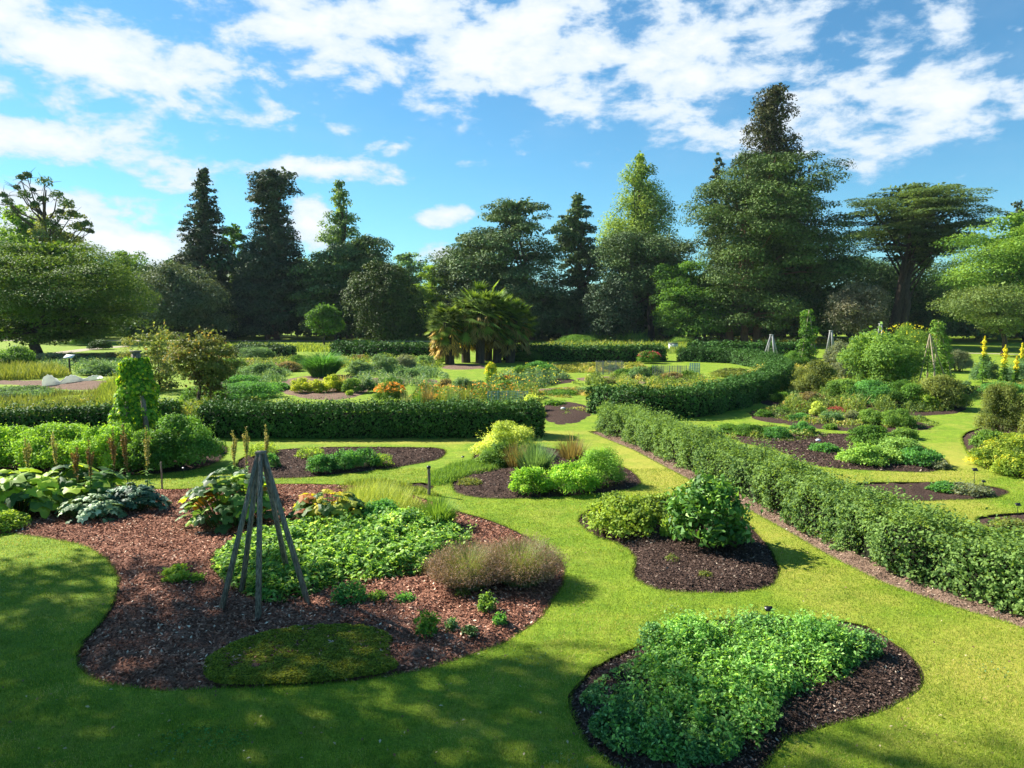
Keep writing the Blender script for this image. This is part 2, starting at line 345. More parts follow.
# ------------------------------------------------------------------ ground: beds cut out of one lawn sheet
BEDS = {}   # name: (outline, soil, label)
def bed(key, pts, mat, cut=True, n=6): BEDS[key] = (wobble(pxpoly(pts, 16 if cut and n == 6 else n), .018 if cut else .05), mat, cut)
bed('big', [(-160,560),(-40,540),(0,534),(30,536),(80,545),(106,560),(117,582),(111,606),(90,632),(77,652),(82,671),(108,684),(160,690),(230,688),(320,684),(400,675),(452,662),(505,642),(538,620),(556,598),(564,574),(558,556),(530,538),(495,522),(462,512),(420,497),(380,487),(330,484),(270,484),(205,487),(165,489),(100,484),(0,482),(-160,500)], mulch)
bed('left_shrub', [(-140,480),(-60,468),(0,470),(100,475),(160,474),(205,467),(226,455),(222,444),(180,436),(60,436),(-60,438),(-160,450)], soil)
bed('behind', [(236,466),(246,456),(275,450),(330,447),(400,447),(438,448),(446,453),(436,460),(400,467),(345,474),(295,478),(255,477)], soil)
bed('middle', [(452,486),(462,495),(500,499),(560,497),(612,492),(636,487),(641,480),(624,467),(590,456),(545,447),(500,443),(478,450),(468,466),(455,478)], soil)
bed('stake', [(396,487),(408,483),(425,483),(434,487),(424,491),(405,491)], soil)
bed('round_shrub', [(578,520),(594,508),(640,498),(690,496),(738,515),(756,532),(772,550),(780,570),(773,583),(750,591),(700,593),(656,589),(633,576),(634,558),(622,546),(592,534)], soil)
bed('front', [(568,702),(574,688),(592,670),(622,653),(660,634),(700,621),(780,618),(850,622),(892,641),(917,662),(922,682),(905,702),(870,716),(820,727),(788,740),(770,765),(735,780),(680,782),(622,770),(582,738)], soil)
bed('right_a', [(720,430),(760,436),(800,433),(850,434),(900,436),(925,447),(944,458),(948,466),(930,472),(880,471),(830,468),(800,462),(775,450),(740,442)], soil)
bed('right_b', [(856,484),(900,482),(960,483),(1000,488),(1008,494),(985,499),(930,501),(890,502),(868,500)], soil)
bed('right_c', [(975,518),(1010,513),(1060,512),(1110,520),(1110,535),(1050,538),(1010,532),(985,526)], soil)
bed('right_yellow', [(962,437),(972,430),(1000,424),(1060,420),(1160,428),(1170,500),(1110,500),(1060,492),(1020,478),(985,462),(966,450)], soil)
H1F = [(597,431),(645,450),(700,478),(750,502),(800,528),(850,556),(900,580),(960,600),(1024,618),(1110,650)]
h1w = [np.array(W(*p).xy) for p in H1F]
def offs(path, d):
    P = np.array(path); T = unit(np.gradient(P, axis=0)); return P + np.stack([T[:, 1], -T[:, 0]], 1)*d
_f = offs(h1w, .36); _b = offs(h1w, -1.2)
BEDS['hedge_strip'] = (np.concatenate([_f, _b[::-1]]), pinksoil, True)
# far beds are low mounds on the turf
FB = [('crescent', ell(325,387,52,12), pinksoil), ('orange', ell(432,403,48,3.5), soil), ('mid_left', ell(400,381,38,4), pinksoil),
 ('palm', ell(466,367,26,2.6), pinksoil), ('centre_soil', ell(566,413,28,11), soil), ('strip_low', ell(572,391,40,3.5), pinksoil), ('net_bed', ell(640,380,62,4), pinksoil),
 ('iris', ell(546,381,28,4), soil), ('far_strip', ell(580,365,50,1.6), pinksoil), ('fleece', ell(75,385,55,5), pinksoil), ('left_soil', ell(68,399,20,4), soil), ('left_gold', ell(40,383,60,2.4), pinksoil),
 ('apple', [(760,402),(800,392),(860,388),(940,392),(968,402),(962,412),(920,416),(860,416),(800,412)], soil),
 ('right_d', [(755,410),(800,407),(840,420),(900,420),(930,424),(928,430),(880,433),(830,430),(780,424),(750,418)], soil),
 ('yellow_spike', ell(1005,391,50,6), pinksoil), ('left_long', ell(245,363,45,3), pinksoil), ('north', ell(610,345,70,6), soil), ('netted', ell(522,396,20,4), soil), ('fruit', ell(190,413,30,3.5), soil), ('left_bank', ell(60,356,50,2), pinksoil)]
for k, p, m in FB: bed(k, p, m, False, 4)

def mesh_from_cdt(outline, step, hfun, name, mats, grow):
    T = np.roll(outline, -1, 0)-np.roll(outline, 1, 0); nrm = unit(np.stack([T[:, 1], -T[:, 0]], 1))
    area = .5*np.sum(outline[:, 0]*np.roll(outline[:, 1], -1)-np.roll(outline[:, 0], -1)*outline[:, 1])
    if area < 0: nrm = -nrm
    O = outline+nrm*grow; r = RNG(); lo, hi = O.min(0), O.max(0)
    gx, gy = np.meshgrid(np.arange(lo[0], hi[0], step), np.arange(lo[1], hi[1], step)); g = np.stack([gx.ravel(), gy.ravel()], 1); g += r.uniform(-.3, .3, g.shape)*step
    g = g[inpoly(g, O)]; g = g[edist(g, O) > step*.4]
    allp = [Vector(p) for p in np.concatenate([O, g])]; nO = len(O)
    res = MG.delaunay_2d_cdt(allp, [(i, (i+1) % nO) for i in range(nO)], [], 1, 1e-5)
    vs = np.array([(p.x, p.y) for p in res[0]]); F = np.array([f for f in res[2] if len(f) == 3])
    a = vs[F[:, 0]]; b = vs[F[:, 1]]; c = vs[F[:, 2]]; cr_ = (b[:, 0]-a[:, 0])*(c[:, 1]-a[:, 1])-(b[:, 1]-a[:, 1])*(c[:, 0]-a[:, 0]); F[cr_ < 0] = F[cr_ < 0][:, ::-1]
    din = edist(vs, O); z = hfun(vs, din)
    mb = MB(); mb.add(np.column_stack([vs, z]), F)
    return mb.obj(name, mats, smooth=True)
def bed_h(cut, r):
    w = waves(r, .5); w2 = waves(r, .14)
    def f(P, d):
        Q = np.column_stack([P, np.zeros(len(P))])
        lo = -.085 if cut else -.01
        return lo + (.115 if cut else .05)*np.clip(d/.4, 0, 1)**.6 + np.clip(d/.3, 0, 1)*(w(Q)*.035+w2(Q)*.012)
    return f
for key, (ol, m, cut) in BEDS.items():
    r = RNG(); dm = np.mean(ol[:, 1])
    o = mesh_from_cdt(ol, max(.06, dm*.006) if cut else .35, bed_h(cut, r), 'soil_bed', m, .03 if cut else 0); tag(o, None, kind='structure')
holes = [v[0] for k, v in BEDS.items() if v[2]]
ext = 2500
def make_lawn():
    near = np.array([(-60., -20.), (60., -20.), (60., 60.), (-60., 60.)])
    loops = [[Vector((x, y, 0)) for x, y in near]] + [[Vector((x, y, 0)) for x, y in h[::-1]] for h in holes]
    tr = MG.tessellate_polygon(loops); allv = np.array([tuple(v) for l in loops for v in l]); F = np.array(tr)
    a, b, c = allv[F[:, 0], :2], allv[F[:, 1], :2], allv[F[:, 2], :2]; s = (b[:, 0]-a[:, 0])*(c[:, 1]-a[:, 1])-(b[:, 1]-a[:, 1])*(c[:, 0]-a[:, 0]); F[s < 0] = F[s < 0][:, ::-1]
    mb = MB(); mb.add(allv, F)
    for h in holes:
        n = len(h); V = np.concatenate([np.column_stack([h, np.zeros(n)]), np.column_stack([h, np.full(n, -.12)])]); i = np.arange(n); j = (i+1) % n
        mb.add(V, np.stack([i, j, j+n, i+n], 1), .5, 1)
    O = np.array([(-ext, -ext, 0), (ext, -ext, 0), (ext, ext, 0), (-ext, ext, 0)]); I = np.column_stack([near, np.zeros(4)])
    mb.add(np.concatenate([O, I]), [(0,1,5,4),(1,2,6,5),(2,3,7,6),(3,0,4,7)])
    return tag(mb.obj('lawn', [lawnm, soil]), None, kind='structure')
make_lawn()
def path_strip(pts, w, mat, name='path', z=.012):
    P = np.array([W(*q).xy for q in pts]); A = offs(P, w/2); B = offs(P, -w/2); n = len(P)
    mb = MB(); i = np.arange(n-1); mb.add(np.concatenate([np.column_stack([A, np.full(n, z)]), np.column_stack([B, np.full(n, z)])]), np.stack([i, i+1, i+1+n, i+n], 1))
    return tag(mb.obj(name, mat), None, kind='structure')
path_strip([(-200,340),(0,340.4),(200,340.8),(330,341),(430,341.4),(520,342)], 3.6, gravelm)
path_strip([(900,352),(960,353),(1024,354.5),(1200,358)], 1.3, gravelm)
path_strip([(20,358),(60,353),(90,349),(130,346)], 2.2, gravelm)
path_strip([(700,337),(800,338),(900,338.5),(960,340)], 2.5, gravelm)

def haze():
    mb = MB(); x0, x1, y0, y1, z0, z1 = -320, 320, -40, 320, -1.2, 48
    mb.add([(x, y, z) for x in (x0, x1) for y in (y0, y1) for z in (z0, z1)], [(0,1,3,2),(4,6,7,5),(0,4,5,1),(2,3,7,6),(0,2,6,4),(1,5,7,3)])
    m, t = newmat('thin_air'); v = t.nodes.new('ShaderNodeVolumePrincipled'); v.inputs['Color'].default_value = (.82,.9,1,1); v.inputs['Density'].default_value = .0001
    o = t.nodes.new('ShaderNodeOutputMaterial'); t.links.new(v.outputs[0], o.inputs['Volume']); tag(mb.obj('haze', m), 'thin bluish summer haze over the whole garden', 'haze', kind='stuff')
haze()
# mown grass blades close to the viewer, longer along the cut edges
def near_grass():
    r = RNG(); mb = MB(); n = 520000
    Y = 6.2 + (r.uniform(0, 1, n)**1.5)*14; X = r.uniform(-1, 1, n)*(Y*.74+.6); P = np.column_stack([X, Y])
    ok = np.ones(n, bool)
    for h in holes:
        if h[:, 1].min() < 21: ok &= ~inpoly(P, h)
    P = P[ok]; n = len(P); wv = waves(r, 1.2)
    P3 = np.column_stack([P, np.zeros(n)]); D = np.column_stack([r.normal(0, .45, n), r.normal(0, .45, n), np.ones(n)])
    blades(mb, r, P3, r.uniform(.014, .042, n)*(1+.35*wv(P3*1.7)), D, .0048*(P[:, 1:2]/8), v=np.clip(r.uniform(0, .95, n)+.25*wv(P3), 0, 1), seg=1, bend=.2)
    for h in holes:
        if h[:, 1].min() > 21: continue
        q = np.roll(h, -1, 0); L = np.linalg.norm(q-h, axis=1); ne = int(L.sum()*260); k = r.choice(len(h), ne, p=L/L.sum()); s = r.uniform(0, 1, (ne, 1))
        e = h[k]*(1-s)+q[k]*s; T = unit(q[k]-h[k]); nn = np.column_stack([T[:, 1], -T[:, 0]])
        ar = .5*np.sum(h[:, 0]*np.roll(h[:, 1], -1)-np.roll(h[:, 0], -1)*h[:, 1]); nn *= (-1 if ar > 0 else 1)   # towards the bed
        e = e - nn*r.uniform(-.03, .05, (ne, 1)); D = np.column_stack([nn*.5+r.normal(0, .4, (ne, 2)), np.ones(ne)])
        blades(mb, r, np.column_stack([e, np.full(ne, -.005)]), r.uniform(.02, .06, ne), D, .006, v=r.uniform(0, .8, ne), seg=2, bend=.5)
    tag(mb.obj('grass', grassblade), 'short mown grass blades over the near lawn', 'grass', kind='stuff')
near_grass()
def chips(key, n, mat, size, label, extra=0, zoff=.03):
    r = RNG(); ol = BEDS[key][0]; P = scatter(r, ol, n); d = edist(P, ol); k = d > .02; P = P[k]; d = d[k]; n = len(P)
    z = -.08+.115*np.clip(d/.4, 0, 1)**.6+.012+r.uniform(0, zoff, n)
    Nn = np.column_stack([r.normal(0, .45, n), r.normal(0, .45, n), np.ones(n)]); mb = MB()
    w = waves(r, .8); leaves(mb, r, np.column_stack([P, z]), Nn, size, .45, v=np.clip(r.beta(.9, 1.6, n)+.12*w(np.column_stack([P, z])), 0, 1), jit=.6, bend=.0)
    tag(mb.obj('bark_chips', mat), label, 'mulch', kind='stuff')
chips('big', 120000, chipm, .045, 'reddish brown bark chips covering the big left bed')
chips('round_shrub', 26000, chipd, .036, 'dark mulch chips around the round shrub')
chips('front', 30000, chipd, .034, 'dark mulch chips on the front right bed')
chips('behind', 9000, chipd, .05, 'dark mulch chips on the bed in front of the long dark hedge')
chips('middle', 8000, chipd, .05, 'dark mulch chips on the middle bed of green bushes')
chips('hedge_strip', 30000, chipp, .04, 'pale dry leaf litter along the foot of the diagonal hedge')
chips('right_a', 9000, chipd, .06, 'dark mulch chips on the bed with rounded cushions')

# ------------------------------------------------------------------ plants
def blob_leaves(mb, r, blobs, n, L, Wd=.6, m=0, up=.5, shell=.3, vb=.25, jitn=.7, under=-.35):
    """blobs: (n,6) centre + radii; leaves spread near the skin of each"""
    B = np.asarray(blobs, float); A = (B[:, 3]*B[:, 4]+B[:, 3]*B[:, 5]+B[:, 4]*B[:, 5]); k = r.choice(len(B), n, p=A/A.sum())
    d = rdir(r, n); d[:, 2] = np.where(d[:, 2] < under, -d[:, 2], d[:, 2]); rr = 1-np.abs(r.normal(0, shell, n)); rr = np.clip(rr, 0, 1.15)+r.normal(0, .06, n)
    P = B[k, :3]+d*B[k, 3:]*rr[:, None]; bt = r.normal(0, vb, len(B))
    Nn = unit(d/B[k, 3:]*B[k, 3:].mean(1, keepdims=True)) + np.array([0, 0, up]) + jitn*r.normal(size=(n, 3))
    leaves(mb, r, P, Nn, L, Wd, m, v=np.clip(r.uniform(0.05, .95, n)*.6+.2+bt[k], 0, 1))
def mound(r, x, y, z0, rx, ry, h, nb, rb=.38, flat=.8):
    """blobs covering a dome"""
    out = []
    for i in range(nb):
        a = r.uniform(0, 6.28); s = r.uniform(0, 1)**.55; e = math.acos(min(1, s)) ; q = s*(1-rb*.6); zz = (h*(1-rb*flat*.55))*math.sqrt(max(0, 1-s*s))
        k = r.uniform(.7, 1.25)*rb
        out.append((x+math.cos(a)*q*rx, y+math.sin(a)*q*ry, z0+max(zz, h*rb*.5), rx*k, ry*k, h*k*flat))
    out += [(x, y, z0+h*.42, rx*.8, ry*.8, h*.46)]+[(x+rx*.68*math.cos(q), y+ry*.68*math.sin(q), z0+h*.22, rx*.34, ry*.34, h*.26) for q in np.arange(7)*.9]
    return np.array(out)
def msize(py): return W(512, py).y/FPX       # metres per pixel at that ground row
def bush(name, label, cat, px, py, hw, hp, mat, leaf=None, dens=1.0, group=None, nb=14, rb=.38, flowers=None, fn=60, fs=1.0, stems=True, z0=0.0, dep=1.0, up=.5, Wd=.55, shell=.36, fz=.6):
    r = RNG(); w = W(px, py); s = w.y/FPX; rx = hw*s; h = hp*s; ry = rx*dep; y = w.y+ry*.75; x = w.x*y/w.y
    leaf = (leaf or s*2.6)*(.8 if w.y < 24 else .62); area = 3.2*rx*ry+3.5*(rx+ry)*h; n = int(min(30000, max(60, dens*2.9*area/(leaf*leaf*Wd*.5+1e-6)/2)))
    root = thing(name, label, cat, (x, y, z0), group); mb = MB(); bl = mound(r, x, y, z0, rx, ry, h, nb, rb)
    blob_leaves(mb, r, bl, n, leaf, Wd, up=up, shell=shell)
    ns = int(min(60, 10+nb*1.6)); d = rdir(r, ns); d[:, 2] = np.abs(d[:, 2])+.25; d = unit(d); P0 = np.array([x, y, z0+h*.42])+d*np.array([rx*.85, ry*.85, h*.5]); g_ = unit(d+np.array([0, 0, .7])+.3*r.normal(size=d.shape)); kk = 7
    for q in range(kk):
        Q = P0+g_*(h*.3*r.uniform(.4, 1.0, (ns, 1)))*q/kk; leaves(mb, r, Q+r.normal(0, leaf*.4, Q.shape), np.array([0, 0, .7])+.7*r.normal(size=Q.shape), leaf*(1.1-.07*q), Wd, v=r.uniform(.3, 1, ns))
    part(mb, 'foliage', mat, root)
    if stems:
        mb = MB()
        for b in bl[:min(len(bl), 12)]:
            b0 = np.array([x+r.normal(0, rx*.12), y+r.normal(0, ry*.12), z0-.02]); c = b[:3]; mid = (b0+c)/2+r.normal(0, rx*.05, 3)
            tube(mb, [b0, mid, c], [max(.004, rx*.03), max(.003, rx*.02), max(.002, rx*.008)], 4)
        part(mb, 'stem', twig, root)
    if flowers is not None:
        mb = MB(); d = rdir(r, fn); d[:, 2] = np.abs(d[:, 2])+.15; d = unit(d); P = np.array([x, y, z0+h*(fz-.1)])+d*np.array([rx*.95, ry*.95, h*(1.05-fz+.1)])
        for q in range(3): leaves(mb, r, P+r.normal(0, leaf*.25*fs, P.shape), np.array([0, -.4, 1.])+.6*r.normal(size=P.shape), leaf*1.1*fs, .8)
        part(mb, 'flowers', flowers, root)
    return root
def tuft(name, label, cat, px, py, hw, hp, mat, n=900, width=None, group=None, tip=None, tn=300, bend=.8, spread=.9, dep=1.0, mass=.45):
    """arching grass clump"""
    r = RNG(); w = W(px, py); s = w.y/FPX; rx = hw*s; h = hp*s*(1.0 if w.y < 16 else 1.35); ry = rx*dep; y = w.y+ry*.6; x = w.x*y/w.y; width = width or s*.9
    root = thing(name, label, cat, (x, y, 0), group); mb = MB()
    a = r.uniform(0, 6.28, n); q = np.sqrt(r.uniform(0, 1, n)); P = np.column_stack([x+np.cos(a)*q*rx*mass, y+np.sin(a)*q*ry*mass, np.zeros(n)])
    tilt = q*spread*r.uniform(.5, 1.2, n); D = np.column_stack([np.cos(a)*tilt*rx/max(h, .01)*.9, np.sin(a)*tilt*ry/max(h, .01)*.9, np.ones(n)])
    H = h*r.uniform(.6, 1.2, n)*(1-.42*q)*np.linalg.norm(D, axis=1)**.25
    blades(mb, r, P, H, D, width, bend=bend*.5, seg=3); part(mb, 'blades', mat, root)
    if tip is not None:
        mb = MB(); k = r.choice(n, min(tn, n), replace=False); Dn = unit(D[k]); out = Dn*np.array([1, 1, 0]); out = unit(out+1e-6); HH = H[k][:, None]
        T = P[k]+Dn*HH+out*HH*bend*.25-np.array([0, 0, 1.])*HH*bend*.22
        for j in range(3): leaves(mb, r, T+r.normal(0, s*1.4, T.shape)-Dn*j*s*2.2, r.normal(size=T.shape), s*3.4, .13, Tdir=Dn)
        part(mb, 'seedheads', tip, root)
    return root
def cover(name, label, poly, mat, n, leaf, h, cat='ground cover', Wd=.6, lump=.6, up=1.0, blade=False, kind='stuff', flowers=None, fn=0, zb=0.0, gap=None):
    """a low mass of leaves nobody could count"""
    r = RNG(); P = scatter(r, poly, n); n = len(P); d = edist(P, poly); wv = waves(r, lump); wz = waves(r, lump*.45)
    if gap is not None:
        q_ = np.column_stack([P, np.zeros(n)]); k_ = waves(r, .55)(q_)+.6*waves(r, .22)(q_)+r.normal(0, .15, n) > gap; P = P[k_]; d = d[k_]; n = len(P)
    top = h*np.clip(d/(h*.9+.02), .12, 1)**.6*(1+.3*wv(np.column_stack([P, np.zeros(n)]))+.3*wz(np.column_stack([P, np.zeros(n)]))); mb = MB()
    if blade:
        D = np.column_stack([r.normal(0, .22, n), r.normal(0, .22, n), np.ones(n)])
        blades(mb, r, np.column_stack([P, np.full(n, zb)]), top*r.uniform(.6, 1.25, n), D, leaf, seg=2, bend=.3)
    else:
        z = zb+top*(1-np.abs(r.normal(0, .28, n))); z = np.maximum(z, zb+.005)
        leaves(mb, r, np.column_stack([P, z]), np.column_stack([r.normal(0, .6, n), r.normal(0, .6, n), np.full(n, up)]), leaf, Wd)
    mats = [mat]
    if flowers is not None:
        mats.append(flowers); k = r.choice(n, fn); Q = np.column_stack([P[k], zb+top[k]*1.05]); leaves(mb, r, Q, np.array([0, -.3, 1.])+.5*r.normal(size=Q.shape), leaf*1.1, .9, 1)
    return tag(mb.obj(name, mats), label, cat if kind is None else cat, kind=kind)

# ------------------------------------------------------------------ hedges
def hedge(label, path, width, height, mat, leaf, dens=1.0, amp=.06, name='hedge', up=.35, bulge=0):
    P = np.array(path, float); P = np.column_stack([P, np.zeros(len(P))]) if P.shape[1] == 2 else P
    # resample
    seg = np.linalg.norm(np.diff(P, axis=0), axis=1); cum = np.r_[0, np.cumsum(seg)]; L = cum[-1]; m = max(4, int(L/.3)); u = np.linspace(0, L, m)
    Q = np.column_stack([np.interp(u, cum, P[:, i]) for i in range(2)])
    for _ in range(3): Q[1:-1] = (Q[:-2]+2*Q[1:-1]+Q[2:])/4
    T = unit(np.gradient(Q, axis=0)); Nn = np.column_stack([T[:, 1], -T[:, 0]]); r = RNG()
    c0 = Q[m//2]; root = thing(name, label, 'hedge', (c0[0], c0[1], 0))
    w = waves(r, 1.1); w2 = waves(r, .35)
    # core
    prof = [(-.5, 0), (-.5, .55), (-.42, .9), (0, .94), (.42, .9), (.5, .55), (.5, 0)]; K = len(prof)
    V = np.array([[(*(Q[i]+Nn[i]*a*(width-.34)), b*(height-.2)) for a, b in prof] for i in range(m)]).reshape(-1, 3); mb = MB()
    V += (w(V)*amp*.5)[:, None]*np.array([.5, .5, .7]); V[:, 2] = np.maximum(V[:, 2], -.03)
    i = np.arange(m-1)[:, None]*K; j = np.arange(K-1)[None]; mb.add(V, np.stack([i+j, i+j+1, i+K+j+1, i+K+j], -1).reshape(-1, 4))
    mb.add(V[:K], np.arange(K)[None]); mb.add(V[-K:], np.arange(K)[::-1][None]); part(mb, 'twigs', core_m, root)
    # leaves over the outline (sides, top, ends)
    per = 2*height+width; area = L*per+2*width*height; n = int(dens*area/(leaf*leaf*.3)*1.5); s = r.uniform(0, L, n); q = r.uniform(-height, height+width, n)
    qx = np.interp(s, u, Q[:, 0]); qy = np.interp(s, u, Q[:, 1]); nx = np.interp(s, u, Nn[:, 0]); ny = np.interp(s, u, Nn[:, 1])
    side = np.where(q < 0, -1, np.where(q > width, 1, 0)); a = np.where(side == -1, -width/2, np.where(side == 1, width/2, q-width/2)); z = np.where(side == -1, -q, np.where(side == 1, q-width, height))
    ea = np.abs(a)/(width/2); z = np.where(side == 0, z-.08*ea**4, z); a = np.where(side != 0, a*(1-.12*(z/height)**4+bulge*np.sin(z/height*3.1)), a)
    no = np.column_stack([np.where(side != 0, nx*side, 0), np.where(side != 0, ny*side, 0), np.where(side == 0, 1., .25)])
    PP = np.column_stack([qx+nx*a, qy+ny*a, z]); dp = (w(PP)*amp+w2(PP)*amp*.6)-np.abs(r.normal(0, .06+leaf*.4, n))+r.exponential(.025+leaf*.15, n)*(1+.8*(side == 0))
    PP = PP+no*dp[:, None]
    ne = int(n*2*width*height/area); t2 = r.integers(0, 2, ne); ii = np.where(t2 == 0, 0, m-1); aa = r.uniform(-.5, .5, ne)*width; zz = r.uniform(0, 1, ne)*height; dirn = np.where(t2 == 0, -1, 1)[:, None]
    PE = np.column_stack([Q[ii]+Nn[ii]*aa[:, None]+T[ii]*dirn*(.05+.06*r.normal(size=(ne, 1))), zz]); NE = np.column_stack([T[ii]*dirn, np.full(ne, .2)])
    PP = np.concatenate([PP, PE]); no = np.concatenate([no, NE]); wt = waves(r, 2.5)
    mb = MB(); leaves(mb, r, PP, no+np.array([0, 0, up])+.65*r.normal(size=PP.shape), leaf, .62, v=r.uniform(0, 1, len(PP))*.75+.12+.2*wt(PP))
    part(mb, 'foliage', mat, root); return root
def PW(pts): return [tuple(W(*p).xy) for p in pts]
def back(pts, d): return offs(PW(pts), d)
hedge('loose leafy green hedge running diagonally down the right side beside dry leaf litter', offs(h1w, -.55), 1.1, .9, G['g_hedgel'], .06, 1.2, .17, up=.5)
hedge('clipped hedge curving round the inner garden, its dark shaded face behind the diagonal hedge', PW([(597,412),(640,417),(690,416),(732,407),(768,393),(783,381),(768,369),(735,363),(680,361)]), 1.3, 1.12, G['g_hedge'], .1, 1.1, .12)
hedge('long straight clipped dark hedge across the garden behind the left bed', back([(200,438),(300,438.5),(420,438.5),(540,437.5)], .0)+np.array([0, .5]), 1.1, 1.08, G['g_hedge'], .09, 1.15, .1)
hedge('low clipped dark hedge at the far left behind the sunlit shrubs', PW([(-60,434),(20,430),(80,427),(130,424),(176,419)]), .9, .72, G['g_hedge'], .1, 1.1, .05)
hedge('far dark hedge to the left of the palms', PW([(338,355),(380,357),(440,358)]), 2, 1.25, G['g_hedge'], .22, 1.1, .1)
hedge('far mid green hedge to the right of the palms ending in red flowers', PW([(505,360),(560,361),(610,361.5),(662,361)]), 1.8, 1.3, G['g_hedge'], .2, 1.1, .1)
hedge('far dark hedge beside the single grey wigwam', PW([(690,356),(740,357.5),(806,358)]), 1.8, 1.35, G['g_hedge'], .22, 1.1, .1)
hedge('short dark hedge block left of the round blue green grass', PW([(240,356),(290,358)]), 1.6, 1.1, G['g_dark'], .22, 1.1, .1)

# ------------------------------------------------------------------ trees
def tree(name, label, Y, outline, mat, leaf, n, nb, flat=.7, rb=.22, trunks=None, trunk_r=.35, barkm=None, group=None, up=.4, shell=.3, dp=.9, rbmin=.5, limbs=10, inner=.12, cat='tree', droop=0, jitn=.5, trtop=.8, Wd=.6, vb=.2, under=-.35, limb_r=.38):
    """outline: (py, left px, right px) rows from the top down, read as real widths at distance Y"""
    n = int(n*1.9); leaf = leaf*.72
    r = RNG(); rows = sorted([(AT(512, a, Y).z, AT(b, a, Y).x, AT(c, a, Y).x) for a, b, c in outline])
    Z = np.array([q[0] for q in rows]); XL = np.array([q[1] for q in rows]); XR = np.array([q[2] for q in rows])
    zs = np.linspace(Z[0], Z[-1], 200); hw = np.interp(zs, Z, (XR-XL)/2)+.15; cdf = np.cumsum(hw); cdf /= cdf[-1]
    bl = []
    for i in range(nb):
        z = np.interp((i+r.uniform(0, 1))/nb, .75*cdf+.25*np.linspace(0, 1, 200), zs); R = np.interp(z, Z, (XR-XL)/2); xc = np.interp(z, Z, (XR+XL)/2)
        k = max(rbmin, R*rb*2)*r.uniform(.55, 1.2); k = min(k, max(R, .35)); a = r.uniform(0, 6.28); q = (r.uniform(0, 1)**.33)*max(R-k*.35, 0)
        zz = min(z, Z[-1]-k*flat*.6); zz = zz - droop*q
        bl.append((xc+math.cos(a)*q, Y+math.sin(a)*q*dp, max(zz, k*flat*.5), k, k, k*flat))
    bl = np.array(bl); xb = trunks[0] if trunks else None
    tx = [AT(q, 400, Y).x for q in trunks] if trunks else [float(np.interp(Z[0], Z, (XR+XL)/2))]
    root = thing(name, label, cat, (tx[0], Y, 0), group); mb = MB()
    blob_leaves(mb, r, bl, int(n*(1-inner)), leaf, Wd, up=up, shell=shell, jitn=jitn, vb=vb, under=under)
    if inner > 0:
        ni = int(n*inner); k = r.choice(len(bl), ni); c = bl[k, :3].copy(); xc = np.interp(c[:, 2], Z, (XR+XL)/2); f = r.uniform(0, .8, ni); c[:, 0] = xc+(c[:, 0]-xc)*f; c[:, 1] = Y+(c[:, 1]-Y)*f
        leaves(mb, r, c+r.normal(0, .3, c.shape), r.normal(size=c.shape), leaf*1.7, .7)
    part(mb, 'crown', mat, root)
    mb = MB(); ztop = Z[0]+(Z[-1]-Z[0])*trtop
    for t_ in tx:
        zz = np.linspace(-.1, ztop, 8); f = np.linspace(0, 1, 8); xt = np.interp(ztop, Z, (XR+XL)/2); wob = r.normal(0, trunk_r*.4, (8, 2)); wob[0] = 0
        pts = np.column_stack([t_+(xt-t_)*f**2+wob[:, 0], Y+wob[:, 1], zz]); tube(mb, pts, trunk_r*(1-.8*f)*np.r_[1.35, np.ones(7)], 8)
        for q in range(limbs):
            b = bl[r.integers(len(bl))]; s = r.uniform(.25, .9); p0 = np.array([np.interp(s, f, pts[:, i]) for i in range(3)]); p0[2] = min(p0[2], max(b[2]-.2, Z[0]*.5+.3)); p0[0] = np.interp(p0[2], zz, pts[:, 0]); p0[1] = np.interp(p0[2], zz, pts[:, 1])
            mid = (p0+b[:3])/2+np.array([0, 0, .04*np.linalg.norm(b[:3]-p0)]); tube(mb, [p0, mid, b[:3]], [trunk_r*limb_r, trunk_r*limb_r*.6, trunk_r*limb_r*.2], 5)
    part(mb, 'trunk', barkm or bark, root)
    return root, bl
exec_far = True
# --- far left to right
tree('wellingtonia', 'tall dark narrow conifer left of the other two dark giants, tapering to a fine point', 120, [(168,201,206),(180,195,212),(200,188,218),(225,181,224),(250,176,228),(280,172,232),(310,170,236),(333,174,234)], G['g_wt'], .5, 26000, 420, flat=.6, rb=.14, trunk_r=.9, droop=.25, barkm=bark_red, rbmin=.7)
tree('dark_conifer', 'tall almost black conifer with a ragged broad top, second of the dark giants', 118, [(171,262,290),(180,248,299),(200,246,297),(215,254,294),(235,246,298),(255,240,304),(280,236,308),(310,236,308),(333,240,305)], G['g_wt'], .5, 30000, 380, flat=.7, rb=.16, trunk_r=.9, barkm=bark_red, rbmin=.8)
tree('dawn_redwood', 'feathery grey green pointed conifer top rising behind a dark pine', 124, [(180,338,342),(195,326,352),(215,324,356),(240,316,364),(265,314,372),(300,318,380)], G['g_larch'], .5, 9000, 120, flat=.8, rb=.2, trunk_r=.5, rbmin=.7)
tree('pine', 'dark spreading pine between the black conifer and the domed yew', 116, [(238,352,388),(246,320,391),(262,308,388),(280,294,385),(300,292,375),(320,300,372),(334,306,370)], G['g_pine'], .5, 17000, 130, flat=.45, rb=.2, trunk_r=.5, rbmin=.9)
tree('yew_tree', 'smooth domed olive green yew in front of the conifers', 104, [(264,366,386),(272,355,402),(285,348,414),(300,345,419),(320,344,422),(338,350,414)], leafmat('yew_olive', (.025,.045,.01), (.07,.105,.025), trans=.1, gain=1.4), .42, 19000, 170, flat=1.1, rb=.17, trunk_r=.4, shell=.12, dp=1)
